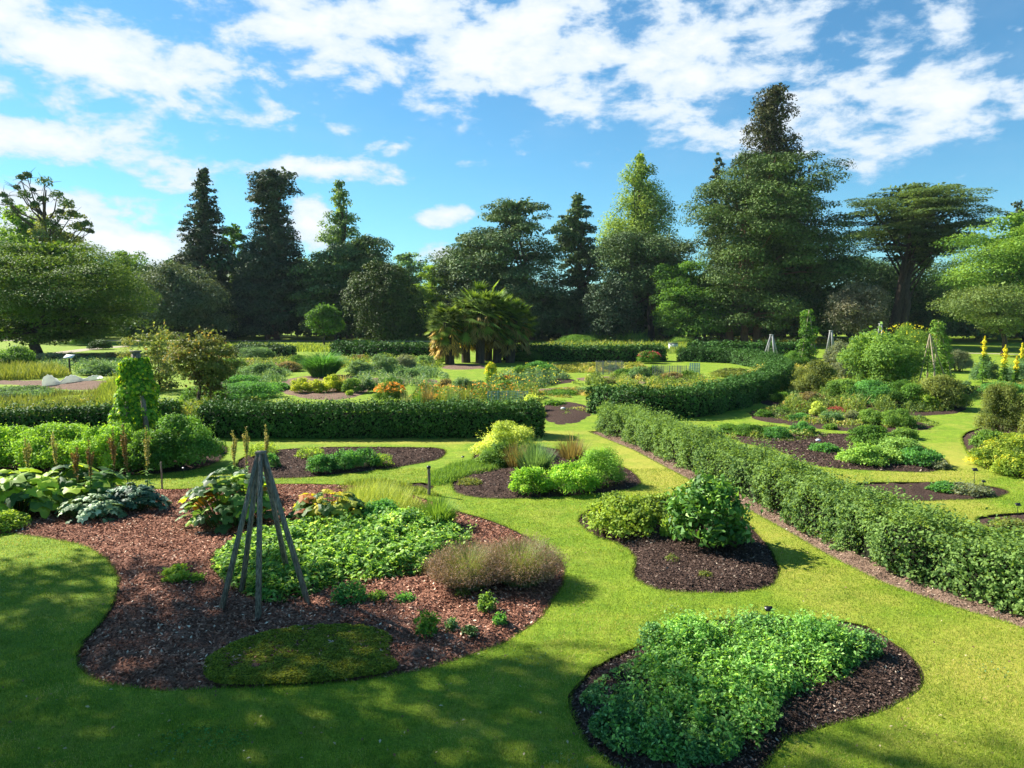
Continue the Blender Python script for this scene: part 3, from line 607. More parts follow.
tree('round_tree', 'small round green tree standing on the far lawn left of the domed yew', 96, [(306,318,334),(312,308,342),(322,305,345),(332,309,341)], G['g_mid'], .32, 4500, 40, flat=.8, trunks=[326], trunk_r=.18, rbmin=.4)
tree('willow', 'grey green rounded willow in front of the narrow conifer', 108, [(264,150,178),(275,138,205),(290,136,220),(310,138,226),(330,142,224)], leafmat('willow_grey', (.035,.055,.03), (.1,.13,.07), trans=.2), .42, 14000, 80, flat=.8, trunk_r=.4)
tree('bushy_tree', 'mid green tree filling the gap between willow and spreading tree at left', 130, [(252,110,135),(262,100,150),(280,96,160),(310,96,165),(335,100,160)], G['g_mid'], .5, 8000, 60, trunk_r=.4)
tree('spreading_tree', 'broad flat topped bright green tree with low sweeping boughs at the far left', 74, [(246,20,88),(254,-30,118),(268,-60,136),(290,-70,144),(312,-70,142),(330,-60,128),(341,-50,112)], leafmat('spreading_green', (.035,.08,.014), (.13,.2,.035), trans=.3, gain=1.5), .3, 50000, 210, under=-.15, flat=.4, rb=.14, trunks=[40], trunk_r=.5, up=1.0, rbmin=.9, limbs=24, shell=.24, jitn=.45)
tree('ash_tree', 'bright green rounded crown under the bare mistletoe branches at the far left', 112, [(206,8,24),(218,-10,40),(235,-14,62),(250,-20,85),(275,-20,95)], G['g_bright'], .5, 9000, 60, trunk_r=.4)
tree('bright_tree', 'bright yellow green tree peeping between the domed yew and the dark pines', 122, [(265,425,445),(275,414,452),(295,410,455),(320,414,458),(335,414,456)], G['g_spring'], .5, 6000, 50, trunk_r=.4)
tree('distant_tree', 'thin grey green distant treetop between the yew and the pines', 190, [(253,400,418),(260,392,428),(270,390,430),(290,392,430),(320,395,428)], G['g_blue'], .8, 3500, 60, trunk_r=.4, shell=.4)
tree('small_bright_tree', 'rounded leafy tree between the two black conifers', 134, [(226,225,240),(235,220,246),(260,218,250),(300,220,250)], G['g_mid'], .5, 5000, 50, trunk_r=.4)
tree('broad_pine', 'dark broad pine with a domed top behind the palms', 118, [(201,500,545),(208,484,552),(225,480,556),(242,455,560),(260,438,566),(285,440,570),(310,444,575),(334,452,574)], G['g_pine'], .5, 40000, 190, under=-.1, flat=.5, rb=.16, trunks=[530], trunk_r=.6, rbmin=1.0, barkm=bark_red, limbs=16)
tree('pine_spire', 'dark layered pine with a pointed top just right of the broad pine', 120, [(195,573,580),(203,566,588),(215,560,595),(228,552,599),(242,550,602),(265,556,604),(300,560,604),(334,562,602)], G['g_pine'], .5, 14000, 120, flat=.45, rb=.2, trunk_r=.5, rbmin=.8)
tree('wide_pine_bough', 'low dark pine boughs reaching left behind the palms', 122, [(236,456,470),(246,450,492),(262,438,500),(285,436,505),(310,440,505),(330,445,505)], G['g_pine'], .5, 12000, 90, flat=.35, rb=.2, trunk_r=.4)
tree('poplar', 'tall light green pointed tree catching the sun in the centre right', 128, [(154,637,642),(162,628,650),(170,628,656),(180,619,659),(192,620,665),(205,611,668),(216,612,671),(228,602,671),(240,600,672),(262,598,668)], leafmat('poplar_leaf', (.08,.13,.03), (.22,.31,.07), trans=.35, gain=1.6), .48, 15000, 150, flat=1.1, rb=.24, trunk_r=.5, rbmin=.8, shell=.4)
tree('umbrella_pine', 'dense flat headed dark green pine in front of the tall light green tree', 110, [(235,620,672),(242,604,686),(255,598,692),(268,597,690),(282,600,684),(296,610,668)], G['g_pine'], .42, 20000, 130, flat=.6, rb=.18, trunks=[633,650], trunk_r=.5, rbmin=.8)
tree('blue_cypress', 'small grey blue conifer at the foot of the flat headed pine', 104, [(276,608,620),(290,592,632),(305,586,640),(320,584,642),(334,586,640)], leafmat('cypress_blue', (.02,.04,.02), (.06,.095,.05), trans=.1, gain=1.5), .4, 8000, 70, flat=.9, trunk_r=.3)
tree('great_pine', 'huge dark green spreading pine, the broadest of the right hand trees', 100, [(154,745,800),(162,726,828),(176,712,846),(195,696,842),(212,684,838),(232,688,850),(250,696,856),(270,690,858),(295,690,858),(318,700,850),(334,712,840)], leafmat('great_pine_leaf', (.02,.04,.012), (.08,.125,.035), trans=.12, gain=1.75),   .4, 66000, 330, under=-.2, flat=.52, rb=.13, trunks=[742,755,728], trunk_r=.45, rbmin=1.0, limbs=18, shell=.3, barkm=bark_red, vb=.25)
tree('redwood', 'brown green redwood tip standing up behind the huge pine, tallest point of the skyline', 116, [(86,770,786),(92,760,791),(103,752,798),(112,746,794),(122,748,798),(134,740,796),(146,742,800),(160,738,798),(175,736,804),(230,730,810),(330,725,815)], leafmat('redwood_tip', (.03,.035,.014), (.1,.105,.04), trans=.1, gain=1.1), .5, 36000, 330, flat=.8, rb=.2, trunk_r=1.0, rbmin=.9, barkm=bark_red)
tree('slim_conifer', 'slim dark conifer tip at the left shoulder of the huge pine', 116, [(158,717,722),(166,711,727),(180,709,730),(210,705,735),(330,705,735)], G['g_wt'], .5, 5000, 70, flat=.7, trunk_r=.4)
tree('leafy_tree', 'mid green leafy tree low between the flat headed pine and the huge pine', 102, [(262,668,700),(272,656,715),(290,652,725),(312,654,735),(334,660,735)], G['g_mid'], .4, 13000, 80, flat=.6, trunk_r=.35)
tree('cedar', 'cedar with flat table like layers of dark foliage on a thick forked trunk', 104, [(187,890,935),(191,868,962),(200,850,978),(214,842,986),(226,842,984),(240,850,978),(254,862,965),(264,905,955)], G['g_cedar'], .4, 30000, 120, under=-.02, flat=.16, rb=.17, trunks=[893,899], trunk_r=.85, up=1.3, rbmin=1.1, limbs=14, shell=.22, jitn=.4, barkm=bark, limb_r=.2)
tree('shade_tree', 'dark leafy tree under and behind the cedar', 118, [(262,850,930),(272,845,965),(290,845,985),(310,848,1000),(332,850,1000)], G['g_dark'], .5, 22000, 120, flat=.6, trunk_r=.4)
tree('smoke_bush_tree', 'round greyish brown tree below the cedar at the lawn edge', 88, [(283,850,868),(292,836,882),(305,828,890),(320,828,890),(331,834,884)], leafmat('smoke_leaf', (.06,.06,.035), (.16,.15,.1), trans=.2), .3, 8500, 60, flat=.9, trunk_r=.25)
tree('maple', 'bright green tiered tree at the right edge', 84, [(215,1000,1030),(228,975,1060),(245,950,1080),(262,948,1090),(280,945,1090),(300,940,1090),(322,950,1080)], leafmat('maple_leaf', (.05,.11,.018), (.16,.26,.05), trans=.35, gain=1.75), .34, 24000, 110, flat=.3, rb=.2, trunks=[1040], trunk_r=.35, up=1.0, rbmin=.9, limbs=14, shell=.35)
tree('dark_conifer', 'dark pointed conifer top behind the bright tiered tree at the right edge', 112, [(204,1014,1024),(216,1004,1032),(235,998,1045),(260,990,1060),(330,985,1070)], G['g_wt'], .5, 9000, 80, flat=.6, trunk_r=.5)
tree('apple_tree', 'small grey green round headed tree with a short dark trunk on the right lawn', 74, [(286,975,1010),(296,952,1038),(308,943,1050),(318,948,1052),(326,968,1040),(333,985,1020)], leafmat('orchard_leaf', (.05,.08,.025), (.14,.19,.055), trans=.25, gain=1.6), .26, 9500, 80, flat=.5, rb=.17, trunks=[1001], trunk_r=.28, limbs=12, shell=.35)
for i, (lb, Y, ol, m) in enumerate([('dark evergreen undergrowth behind the palms', 128, [(300,440,600),(318,430,620),(336,430,620)], 'g_dark'),
  ('dark undergrowth below the flat headed pine', 126, [(285,600,720),(310,590,740),(336,590,740)], 'g_dark'), ('dark undergrowth behind the huge pine', 126, [(262,700,860),(300,690,880),(336,690,880)], 'g_dark'),
  ('dark undergrowth between willow and conifers', 132, [(262,145,345),(300,130,350),(336,130,350)], 'g_dark'), ('dark undergrowth at the far left behind the spreading tree', 134, [(268,-120,150),(300,-140,160),(336,-140,160)], 'g_dark'),
  ('dark undergrowth beyond the domed yew', 136, [(290,330,450),(310,320,460),(336,320,460)], 'g_dark'), ('dark undergrowth beyond the right lawn', 128, [(280,860,1150),(310,850,1180),(336,850,1180)], 'g_dark')]):
    tree('thicket', lb, Y, ol, G[m], 1.1, 11000, 130, flat=.8, rb=.05, rbmin=2.4, trunk_r=.2, limbs=2, cat='undergrowth')
# far wood behind everything
def far_wood():
    r = RNG(); mb = MB(); bl = []
    for i in range(420):
        a = r.uniform(-1.0, 1.0); d = r.uniform(190, 260); k = r.uniform(4, 8); bl.append((math.sin(a)*d, math.cos(a)*d, r.uniform(1, 8), k, k, k*.8))
    blob_leaves(mb, r, bl, 30000, 1.6); tag(mb.obj('far_wood', G['g_dark']), 'dark continuous wood closing the view behind the garden trees', 'wood', kind='stuff')
far_wood()
# mistletoe tree, bare limbs with round clumps
def mistletoe_tree():
    r = RNG(); Y = 108; b = AT(45, 400, Y); root = thing('bare_tree', 'thin bare branched tree dotted with round dark mistletoe clumps at the far left', 'tree', (b.x, Y, 0)); mb = MB()
    P = lambda px, py, dy=0: np.array(AT(px, py, Y+dy)); tr = [np.array([b.x, Y, -.1]), P(46,300), P(46,250), P(44,215), P(46,190)]; tube(mb, tr, [.5,.4,.33,.2,.08], 8)
    cl = [(27,176,6),(45,183,9),(21,178,5),(24,196,8),(17,188,4),(8,203,7),(57,196,8),(66,205,9),(72,215,7),(60,213,6),(87,225,6),(52,225,9),(43,200,6),(35,205,5),(90,232,5),(78,228,5),(68,238,8),(15,212,5),(3,196,5),(33,190,3),(56,235,10),(40,236,9)]
    k = MB(); 
    for i, (px, py, s) in enumerate(cl):
        dy = r.uniform(-4, 4); c = P(px, py, dy); st = P(46+(px-46)*.15, max(215, py+25)); tube(mb, [st, (st+c)/2+np.array([0, 0, -.5])+r.normal(0, .4, 3), c], [.16,.1,.04], 5)
        for j in range(4): e = c+rdir(r, 1)[0]*np.array([2.2, 1.5, 1.6]); tube(mb, [c-(c-st)*.2*j/3, (c+e)/2, e], [.05,.035,.015], 4)
        sz = s*Y/FPX*.85; blob_leaves(k, r, [(c[0], c[1], c[2], sz, sz, sz*.85)], 170, .34, up=0)
    part(mb, 'trunk', bark, root); part(k, 'mistletoe', G['g_pine'], root)
    mb = MB(); bl = []
    for i in range(46): px, py = r.uniform(30, 92), r.uniform(205, 262); bl.append((*P(px, py, r.uniform(-3, 3)), .9, .9, .6))
    blob_leaves(mb, r, bl, 3200, .36); part(mb, 'crown', G['g_olive'], root)
mistletoe_tree()
# big tree outside the frame whose crown throws the dappled shade over the near beds
def shade_tree():
    r = RNG(); root = thing('lime_tree', 'large leafy tree beyond the left edge, its shade falling over the near lawn', 'tree', (-23, 9, 0)); mb = MB(); bl = []
    A, B_ = np.array([-27., 21.7]), np.array([-12.2, 16.2])           # the lit edge of the shade, carried up along the sun's ray
    tries = 0
    while len(bl) < 420 and tries < 30000:
        tries += 1; gx, gy, z = r.uniform(-17, 8), r.uniform(1, 13.5), r.uniform(9.5, 19); x, y = gx-z*1.126, gy+z*.602; k = r.uniform(.7, 1.5)
        # where its shadow falls
        lim = np.interp(gx, [-14,-9.4,-5,-1.5,.7,2.2,3.5,6,10], [13.4,13.2,13.0,11.0,10.1,9.2,8.2,7.6,7.4])
        if gy+k > lim or x+k > -.74*y-.5 or gx > 8 or gx < -17: continue
        if math.sin(gx*1.9+1)*math.sin(gy*2.3+gx*.7) > .62: continue
        bl.append((x, y, z, k, k, k*.6))
    blob_leaves(mb, r, bl, 46000, .24, shell=.35); part(mb, 'crown', G['g_dark'], root)
    mb = MB(); pts = [(-23,9,-.1),(-23,9,3),(-22.6,9.2,7),(-22,9.5,12),(-22,9.6,16)]; tube(mb, pts, [.55,.42,.36,.24,.1], 10)
    for b in bl[::3]:
        p0 = np.array([-22.5, 9.3, r.uniform(5, 10)]); tube(mb, [p0, (p0+np.array(b[:3]))/2+np.array([0, 0, .6]), b[:3]], [.14,.09,.03], 5)
    part(mb, 'trunk', bark, root)
shade_tree()

# palms
def palm(label, px, Y, toppy, lean, rr=1.0, warm=.3):
    r = RNG(); b = AT(px, 363, Y); z = AT(px, toppy, Y).z-1.0; x = b.x; root = thing('fan_palm', label, 'palm', (x, Y, 0), 'clump of fan palms'); mb = MB()
    top = np.array([x+lean, Y, z]); tube(mb, [(x, Y, -.05), (x+lean*.4, Y, z*.5), top], [.42,.4,.3], 8); part(mb, 'trunk', bark, root)
    g = MB(); n = 110
    for i in range(n):
        a = r.uniform(0, 6.28); e = r.uniform(-.95, 1.2); d = np.array([math.cos(a)*math.cos(e), math.sin(a)*math.cos(e), math.sin(e)]); L = r.uniform(.7, 1.35)*rr*1.15; c = top+d*L+np.array([0, 0, -.2*L*(1-d[2])])
        tube(g, [top, (top+c)/2+np.array([0, 0, .05]), c], .018, 4, v=.3)
        k = 13; aa = np.linspace(-1.5, 1.5, k); s = unit(np.cross(d, [0, 0, 1.01])); u = np.cross(s, d); dd = d[None]*np.cos(aa)[:, None]+(s[None]*.9+u[None]*.25)*np.sin(aa)[:, None]-np.array([0, 0, .18])
        blades(g, r, np.repeat(c[None], k, 0), r.uniform(.55, .7, k)*rr, dd, .19, v=np.full(k, r.uniform(0, 1)), bend=.2, seg=2)
    part(g, 'fronds', leafmat('warm_palm_'+str(seedc[0]), (.05,.09,.015), (.2,.27,.04), trans=.3, gain=1.4) if warm > .5 else leafmat('palm_leaf_'+str(seedc[0]), (.03,.06,.014), (.15,.22,.04), trans=.3), root)
    g = MB(); n = 60 if warm < .5 else 90
    for i in range(n):
        a = r.uniform(0, 6.28); c = top+np.array([math.cos(a)*.95, math.sin(a)*.95, r.uniform(-2.5, -.3)])*np.array([rr, rr, 1]); k = 14
        dd = np.column_stack([np.cos(a)+r.normal(0, .5, k), np.sin(a)+r.normal(0, .5, k), np.full(k, -1.4)]); blades(g, r, np.repeat(c[None], k, 0), r.uniform(.5, .8, k), dd, .17, bend=.2, seg=2)
    part(g, 'dead_fronds', leafmat('dead_frond_'+str(seedc[0]), (.09,.07,.02), ((.5,.3,.07) if warm > .5 else (.22,.16,.06)), trans=.2), root)
for lb, px, Y, tp, ln, rr, wm in [('yellowest fan palm at the left of the clump with golden dead fronds', 450, 62, 310, -.3, .95, .9), ('fan palm second from the left of the clump, bright green head', 466, 64, 305, -.1, 1.0, .8),
  ('tall fan palm in the middle of the clump', 480, 63, 300, .1, 1.49, .2), ('dark fan palm right of the middle of the clump', 497, 64, 302, .2, 1.1, .1), ('fan palm at the right side of the clump with brownish edge', 510, 64, 308, .4, 1.05, .1), ('low fan palm at the back of the clump', 488, 67, 306, 0, 1.49, .2)]:
    palm(lb, px, Y, tp, ln, rr, wm)

# ------------------------------------------------------------------ obelisk in the big bed
def obelisk(label, bases, apex, w, mat, name='wooden_obelisk', zg=0.0, group=None, cap=True):
    c = sum((Vector(b) for b in bases), Vector())/len(bases); root = thing(name, label, 'plant support', (c.x, c.y, 0), group)
    for b in bases:
        b = Vector(b); d = (b-Vector(apex)); off = Vector((d.x, d.y, 0)).normalized()*w*.62
        mb = MB(); beam(mb, (b.x, b.y, zg-.04), (apex[0]+off.x, apex[1]+off.y, apex[2]), w, taper=.8); part(mb, 'pole', mat, root)
    if cap:
        mb = MB(); box(mb, (apex[0], apex[1], apex[2]+w*.12), (w*2.1, w*2.1, w*.5)); box(mb, (apex[0], apex[1], apex[2]-w*.9), (w*.8, w*.8, w*1.6)); part(mb, 'cap', mat, root)
    return root
bs = [W(220,613), W(258,622), W(310,607), W(241,595), W(290,582)]
cy = sum(b.y for b in bs)/5; cxm = sum(b.x for b in bs)/5; ap = AT(261, 453, cy)
obelisk('weathered dark wooden obelisk of five poles standing on the bark mulch of the big bed', bs, tuple(ap), .064, wood)

# ---- big left bed planting
def bigleaf(name, label, px, py, hw, hp, mat, nl, ls, cat='plant', rust=0, group=None, lobes=5):
    """clump of large lobed leaves, each leaf a cupped 10-sided fan on a stalk"""
    r = RNG(); w = W(px, py); s = w.y/FPX; rx, h = hw*s, hp*s; ry = rx*.7; y = w.y+ry*.7; x = w.x*y/w.y
    root = thing(name, label, cat, (x, y, 0), group); mb = MB(); st = MB()
    for i in range(nl):
        a = r.uniform(0, 6.28); q = math.sqrt(r.uniform(0, 1)); zc = h*(.1+.9*math.sqrt(max(0, 1-q*q)))*r.uniform(.55, 1.05)
        c = np.array([x+math.cos(a)*q*rx, y+math.sin(a)*q*ry, zc]); L = ls*r.uniform(.6, 1.25)
        nrm = unit(np.array([math.cos(a)*q*.7+r.normal(0, .25), math.sin(a)*q*.7+r.normal(0, .25), 1.0])); t_ = unit(np.array([math.cos(a), math.sin(a), -.2])+r.normal(0, .3, 3)); t_ = unit(t_-nrm*(t_ @ nrm)); b = np.cross(nrm, t_)
        K = 18; an = np.linspace(0, 2*math.pi, K, endpoint=False); rad = (.5+.11*np.cos(an*lobes)+.05*r.normal(size=K))*(1-.35*(np.cos((an-math.pi)/1)>.93))
        wav = .1*np.sin(an*lobes+1)*1.0
        ring = c+L*(t_[None]*(np.cos(an)*rad*1.1)[:, None]+b[None]*(np.sin(an)*rad)[:, None]-nrm[None]*(.08+wav*.6-.0*rad)[:, None]); mid = c+L*.5*(t_[None]*(np.cos(an)*rad*1.0)[:, None]+b[None]*(np.sin(an)*rad)[:, None])+nrm[None]*L*(.02+.03*np.sin(an*lobes*1.0))[:, None]
        V = np.concatenate([ring, mid, [c-nrm*L*.05]]); i_ = np.arange(K); j_ = (i_+1) % K
        rf = 1 if r.uniform() < rust else 0; vv = r.uniform(0, 1)**1.3 if r.uniform() > .22 else .98
        mb.add(V, np.stack([i_, j_, j_+K, i_+K], 1), vv, rf); mb.add(V, np.stack([i_+K, j_+K, np.full(K, 2*K)], 1), vv, rf)
        g0 = np.array([x+math.cos(a)*q*rx*.45, y+math.sin(a)*q*ry*.45, 0]); tube(st, [g0, (g0+c)/2+np.array([0, 0, h*.12]), c-nrm*L*.05], [L*.035, L*.03, L*.015], 5)
    part(mb, 'foliage', [mat, f_rust], root, smooth=True); part(st, 'stem', stemg, root)
    return root
silver = leafmat('silver_leaf', (.035,.07,.028), (.12,.18,.08), (.32,.4,.25), .15, .55, .25)
bigleaf('large_leaved_plant', 'clump of huge rounded shiny leaves at the far left of the big bed', 12, 522, 62, 48, G['g_rhu'], 90, .46)
bigleaf('large_leaved_plant', 'clump of huge dark leaves beside the brown seedheads, second from the left edge', 82, 512, 52, 44, G['g_rhu'], 90, .4)
bigleaf('lobed_plant', 'silvery jagged leaved plant spilling over the mulch in front of the huge leaves', 90, 524, 36, 26, silver, 110, .2, lobes=7)
bigleaf('lobed_plant', 'dark jagged leaved plant at the right end of the huge leaf group', 132, 515, 36, 30, leafmat('dark_lobed', (.015,.04,.022), (.05,.1,.055), (.15,.22,.14), .1, .55, .25), 130, .2, lobes=7)
bigleaf('rhubarb', 'rhubarb clump behind the obelisk with crinkled green leaves and reddish dying ones', 232, 533, 54, 58, G['g_rhu'], 130, .3, rust=.08)
bigleaf('rhubarb', 'shiny dark leaved plant topping the rhubarb directly behind the obelisk', 248, 505, 24, 34, silver, 70, .24, rust=.0)
bigleaf('rhubarb', 'yellow green rhubarb right of the obelisk with orange tinged leaves', 330, 530, 44, 36, leafmat('rhu_yellow', (.04,.09,.02), (.13,.21,.04), (.4,.36,.04), .4, .5, .2, gain=1.5), 90, .28, rust=.12)
bush('seedling_patch', 'bright yellow green low plant at the left edge beside the lawn', 'plant', 5, 534, 26, 17, G['g_lime'], .07, nb=10)
bush('small_plant', 'small bright green plant alone on the bare mulch left of the obelisk', 'plant', 177, 586, 15, 15, G['g_lime'], .1, nb=7, group=None)
bush('small_plant', 'tiny green seedling on the mulch just right of the lone small plant', 'plant', 197, 585, 8, 8, G['g_bright'], .08, nb=4)
ggeo = leafmat('groundcover_leaf', (.04,.1,.025), (.18,.32,.07), (.36,.5,.18), .4, .6, .2)
cover('leafy_ground_cover', 'fresh green leafy ground cover spreading behind and right of the obelisk', pxpoly([(212,560),(225,585),(262,604),(300,602),(345,585),(400,580),(440,572),(455,555),(470,540),(455,528),(420,520),(360,524),(300,530),(250,540)]), ggeo, 26000, .11, .28, Wd=.38, lump=.7, gap=-.6)
for px, py, hw, hp, mt, lb in [(350,608,20,20,'g_herb','small leafy plant at the front right foot of the ground cover'),(487,616,10,20,'g_bright','small upright green plant on the mulch in front of the feathery grasses'),(427,641,13,26,'g_mid','thin green plant near the front edge between moss mat and grasses'),(452,634,7,12,'g_blue','tiny grey green seedling near the front edge of the big bed'),(500,628,8,11,'g_herb','tiny seedling at the right rim of the big bed'),(406,606,12,8,'g_herb','flat rosette right of the small leafy plant'),(378,604,10,9,'g_bright','little rosette between ground cover and moss mat'),(470,640,9,10,'g_dark','dark little plant at the bed edge before the grasses'),(462,600,10,7,'g_olive','flat olive rosette in front of the left feathery grass')]:
    bush('small_plant', lb, 'plant', px, py, hw, hp, G[mt], .06, nb=7, dens=.6)
cover('moss_mat', 'flat mossy mat of dark olive carpet plant at the front of the big bed', pxpoly([(205,678),(206,662),(230,648),(270,634),(320,628),(370,630),(392,640),(390,656),(398,668),(380,676),(320,684),(260,687),(220,686)]), G['g_moss'], 60000, .034, .05, lump=.35, zb=.03)
fgrass = leafmat('fountain_blade', (.06,.085,.025), (.2,.24,.1), trans=.3)
tuft('fountain_grass', 'left feathery grass tussock with pinkish brown seedheads', 'ornamental grass', 468, 596, 42, 54, fgrass, 7000, .006, 'feathery grass tussocks', f_pink, 4200, bend=.75, spread=1.15)
tuft('fountain_grass', 'right feathery grass tussock with pinkish brown seedheads at the edge of the big bed', 'ornamental grass', 520, 592, 44, 56, fgrass, 7000, .006, 'feathery grass tussocks', f_pink, 4200, bend=.75, spread=1.15)
tuft('sedge_clump', 'upright bright green narrow leaved clump behind the ground cover', 'plant', 438, 533, 28, 40, G['g_bright'], 1400, .02, bend=.5)
bush('leafy_clump', 'low leafy tongue of ground cover joining the narrow leaved clump', 'plant', 405, 540, 34, 22, ggeo, .1)
cover('pale_grass', 'loose straw coloured flowering grasses at the back of the big bed', pxpoly([(340,500),(372,494),(410,500),(425,510),(410,522),(370,524),(340,518)]), leafmat('pale_blade', (.12,.17,.03), (.32,.36,.1), trans=.3), 5200, .012, .5, blade=True, cat='grass')
bush('leafy_clump', 'green leaves filling the space between rhubarb and pale grasses', 'plant', 380, 528, 24, 22, G['g_herb'], .1)
# docks with brown seed spikes
def dock(label, px, py, toppy, tone=f_brown, copyof=None):
    r = RNG(); w = W(px, py); zt = AT(px, toppy, w.y).z; root = thing('dock', label, 'plant', (w.x, w.y, 0), 'docks with seed spikes'); lean = r.normal(0, .05, 2)
    top = np.array([w.x+lean[0], w.y+lean[1], zt]); b = np.array([w.x, w.y, -.02]); mb = MB(); tube(mb, [b, (b+top)/2, top], [.012,.01,.004], 5)
    sd = MB(); H = zt
    for k in range(5):
        s = r.uniform(.45, .7) if k else .4; p0 = b+(top-b)*s; a = r.uniform(0, 6.28); e = p0+np.array([math.cos(a)*.08, math.sin(a)*.08, H*(.95-s)*r.uniform(.55, .9)])
        if k == 0: e = top
        tube(mb, [p0, (p0+e)/2+np.array([math.cos(a)*.02, math.sin(a)*.02, 0]), e], [.006,.005,.003], 4)
        n = 120; t_ = r.uniform(.1, 1, n); Pn = p0+(e-p0)*t_[:, None]+r.normal(0, .016, (n, 3)); leaves(sd, r, Pn, r.normal(size=(n, 3)), .035, .7)
    part(mb, 'stem', stemg, root); part(sd, 'seed_spike', tone, root)
    lf = MB(); n = 16; t_ = r.uniform(.05, .5, n); Pn = b+(top-b)*t_[:, None]; D = r.normal(size=(n, 3)); D[:, 2] = np.abs(D[:, 2])*.5; D = unit(D); leaves(lf, r, Pn+D*.1, np.cross(D, [0, 0, 1])*.2+np.array([0, 0, 1]), .24, .28, Tdir=D); part(lf, 'leaf', G['g_mid'], root)
for lb, px, py, tp, m in [('brown dock spike left of the group at the back of the huge leaves', 30, 500, 436, f_straw), ('rusty dock spike, leftmost of the brown pair in front of the lime hedge bushes', 76, 510, 446, f_brown), ('tall rusty dock spike just right of the leftmost brown one', 92, 511, 440, f_brown), ('brown dock spike before the climbing vine, on its left', 114, 506, 428, f_brown), ('tallest brown dock spike in front of the climbing vine', 130, 508, 424, f_brown), ('yellowish dock spike right of the vine', 148, 505, 428, f_straw), ('greenish dock spike between the huge leaves and the pale hedge', 60, 500, 432, f_straw),
  ('pale dock spike behind the obelisk, leftmost of three', 236, 497, 430, f_straw), ('pale dock spike behind the obelisk, middle of three', 247, 496, 426, f_straw), ('pale dock spike right behind the obelisk top', 267, 496, 424, f_straw)]: dock(lb, px, py, tp, m)
# thin stake in the leaves and stake by the small bare patch
def stake(label, px, py, toppy, w=.035, capr=0, mat=None):
    b = W(px, py); zt = AT(px, toppy, b.y).z; root = thing('wooden_stake', label, 'stake', (b.x, b.y, 0)); mb = MB(); tube(mb, [(b.x, b.y, -.05), (b.x+.01, b.y, zt*.5), (b.x, b.y, zt)], [w*.55, w*.5, w*.5], 7)
    part(mb, 'post', mat or wood, root)
    if capr: mb = MB(); tube(mb, [(b.x, b.y, zt-.01), (b.x, b.y, zt+.03), (b.x, b.y, zt+.055)], [capr, capr*1.1, capr*.5], 8); part(mb, 'cap', black, root)
stake('thin brown stake at the right end of the huge leaf group', 162, 489, 462, .04)
stake('short dark stake with a cap standing on the small bare patch', 429, 495, 468, .07, .05)
# black plant labels on stems
def plabel():
    root = thing('plant_label', 'black plant label at the back of the front right bed', 'plant label', (0, 0, 0), 'black plant labels'); mb = MB(); tube(mb, [(0,0,-.03),(0,0,.2),(0,0,.42)], .006, 5); part(mb, 'stem', black, root)
    mb = MB(); c, s = math.cos(.7), math.sin(.7); box(mb, (0, 0, .44), (.13, .09, .012), ((1,0,0),(0,c,-s),(0,s,c))); part(mb, 'plate', black, root); return root
pl = plabel(); pl.location = W(768, 634); pl.scale = (.8,)*3
for px, py, lb, s in [(974,487,'black plant label standing taller on the small bed at right',1.0),(983,494,'low black plant label at the front of the small bed at right',.7),(1017,521,'black plant label by the soil patch at the right edge',.8),(385,522,'black plant label beside the yellow rhubarb',.9),(378,524,'lower black plant label left of the one by the yellow rhubarb',.75),(795,466,'black plant label at the front corner of the cushion bed',.6),(184,478,'small black plant label on the grass near the thin brown stake',.6),(463,466,'black plant label at the edge of the middle bed',.6),(972,446,'black plant label at the rim of the yellow bed',.7),(1028,493,'black plant label below the yellow bed',.7)]:
    copy_tree(pl, W(px, py), lb, scale=s)

# ---- round shrub bed
bush('spreading_shrub', 'low spreading yellow green shrub at the left end of the round shrub bed', 'shrub', 620, 541, 42, 34, leafmat('spread_leaf', (.045,.08,.016), (.18,.25,.04), trans=.35), .1, nb=26, rb=.24, dep=1.3, shell=.5)
bush('spreading_shrub', 'low green shrub filling the back of the round shrub bed beside the round one', 'shrub', 655, 526, 34, 24, leafmat('spread_leaf2', (.05,.09,.018), (.18,.25,.04), trans=.35), .1, nb=18, rb=.24, shell=.5)
bush('round_shrub', 'round large leaved green shrub on dark mulch casting a shadow on the lawn', 'shrub', 706, 556, 45, 70, leafmat('hydrangea_leaf', (.025,.07,.016), (.09,.19,.035), (.24,.36,.1), .3, .55, .25), .17, dens=1.2, nb=34, rb=.3, dep=1.0, Wd=.5, shell=.45)
bush('small_plant', 'tiny sprig on the mulch in front of the round shrub', 'plant', 705, 580, 9, 6, G['g_olive'], .04, nb=4, dens=.5)
bush('small_plant', 'pale tiny sprig on the mulch left of the round shrub trunk', 'plant', 672, 563, 8, 6, G['g_olive'], .04, nb=4, dens=.5)
bush('small_plant', 'yellowish leaf sprig against the left side of the round shrub', 'plant', 668, 540, 9, 22, G['g_lime'], .07, nb=5)
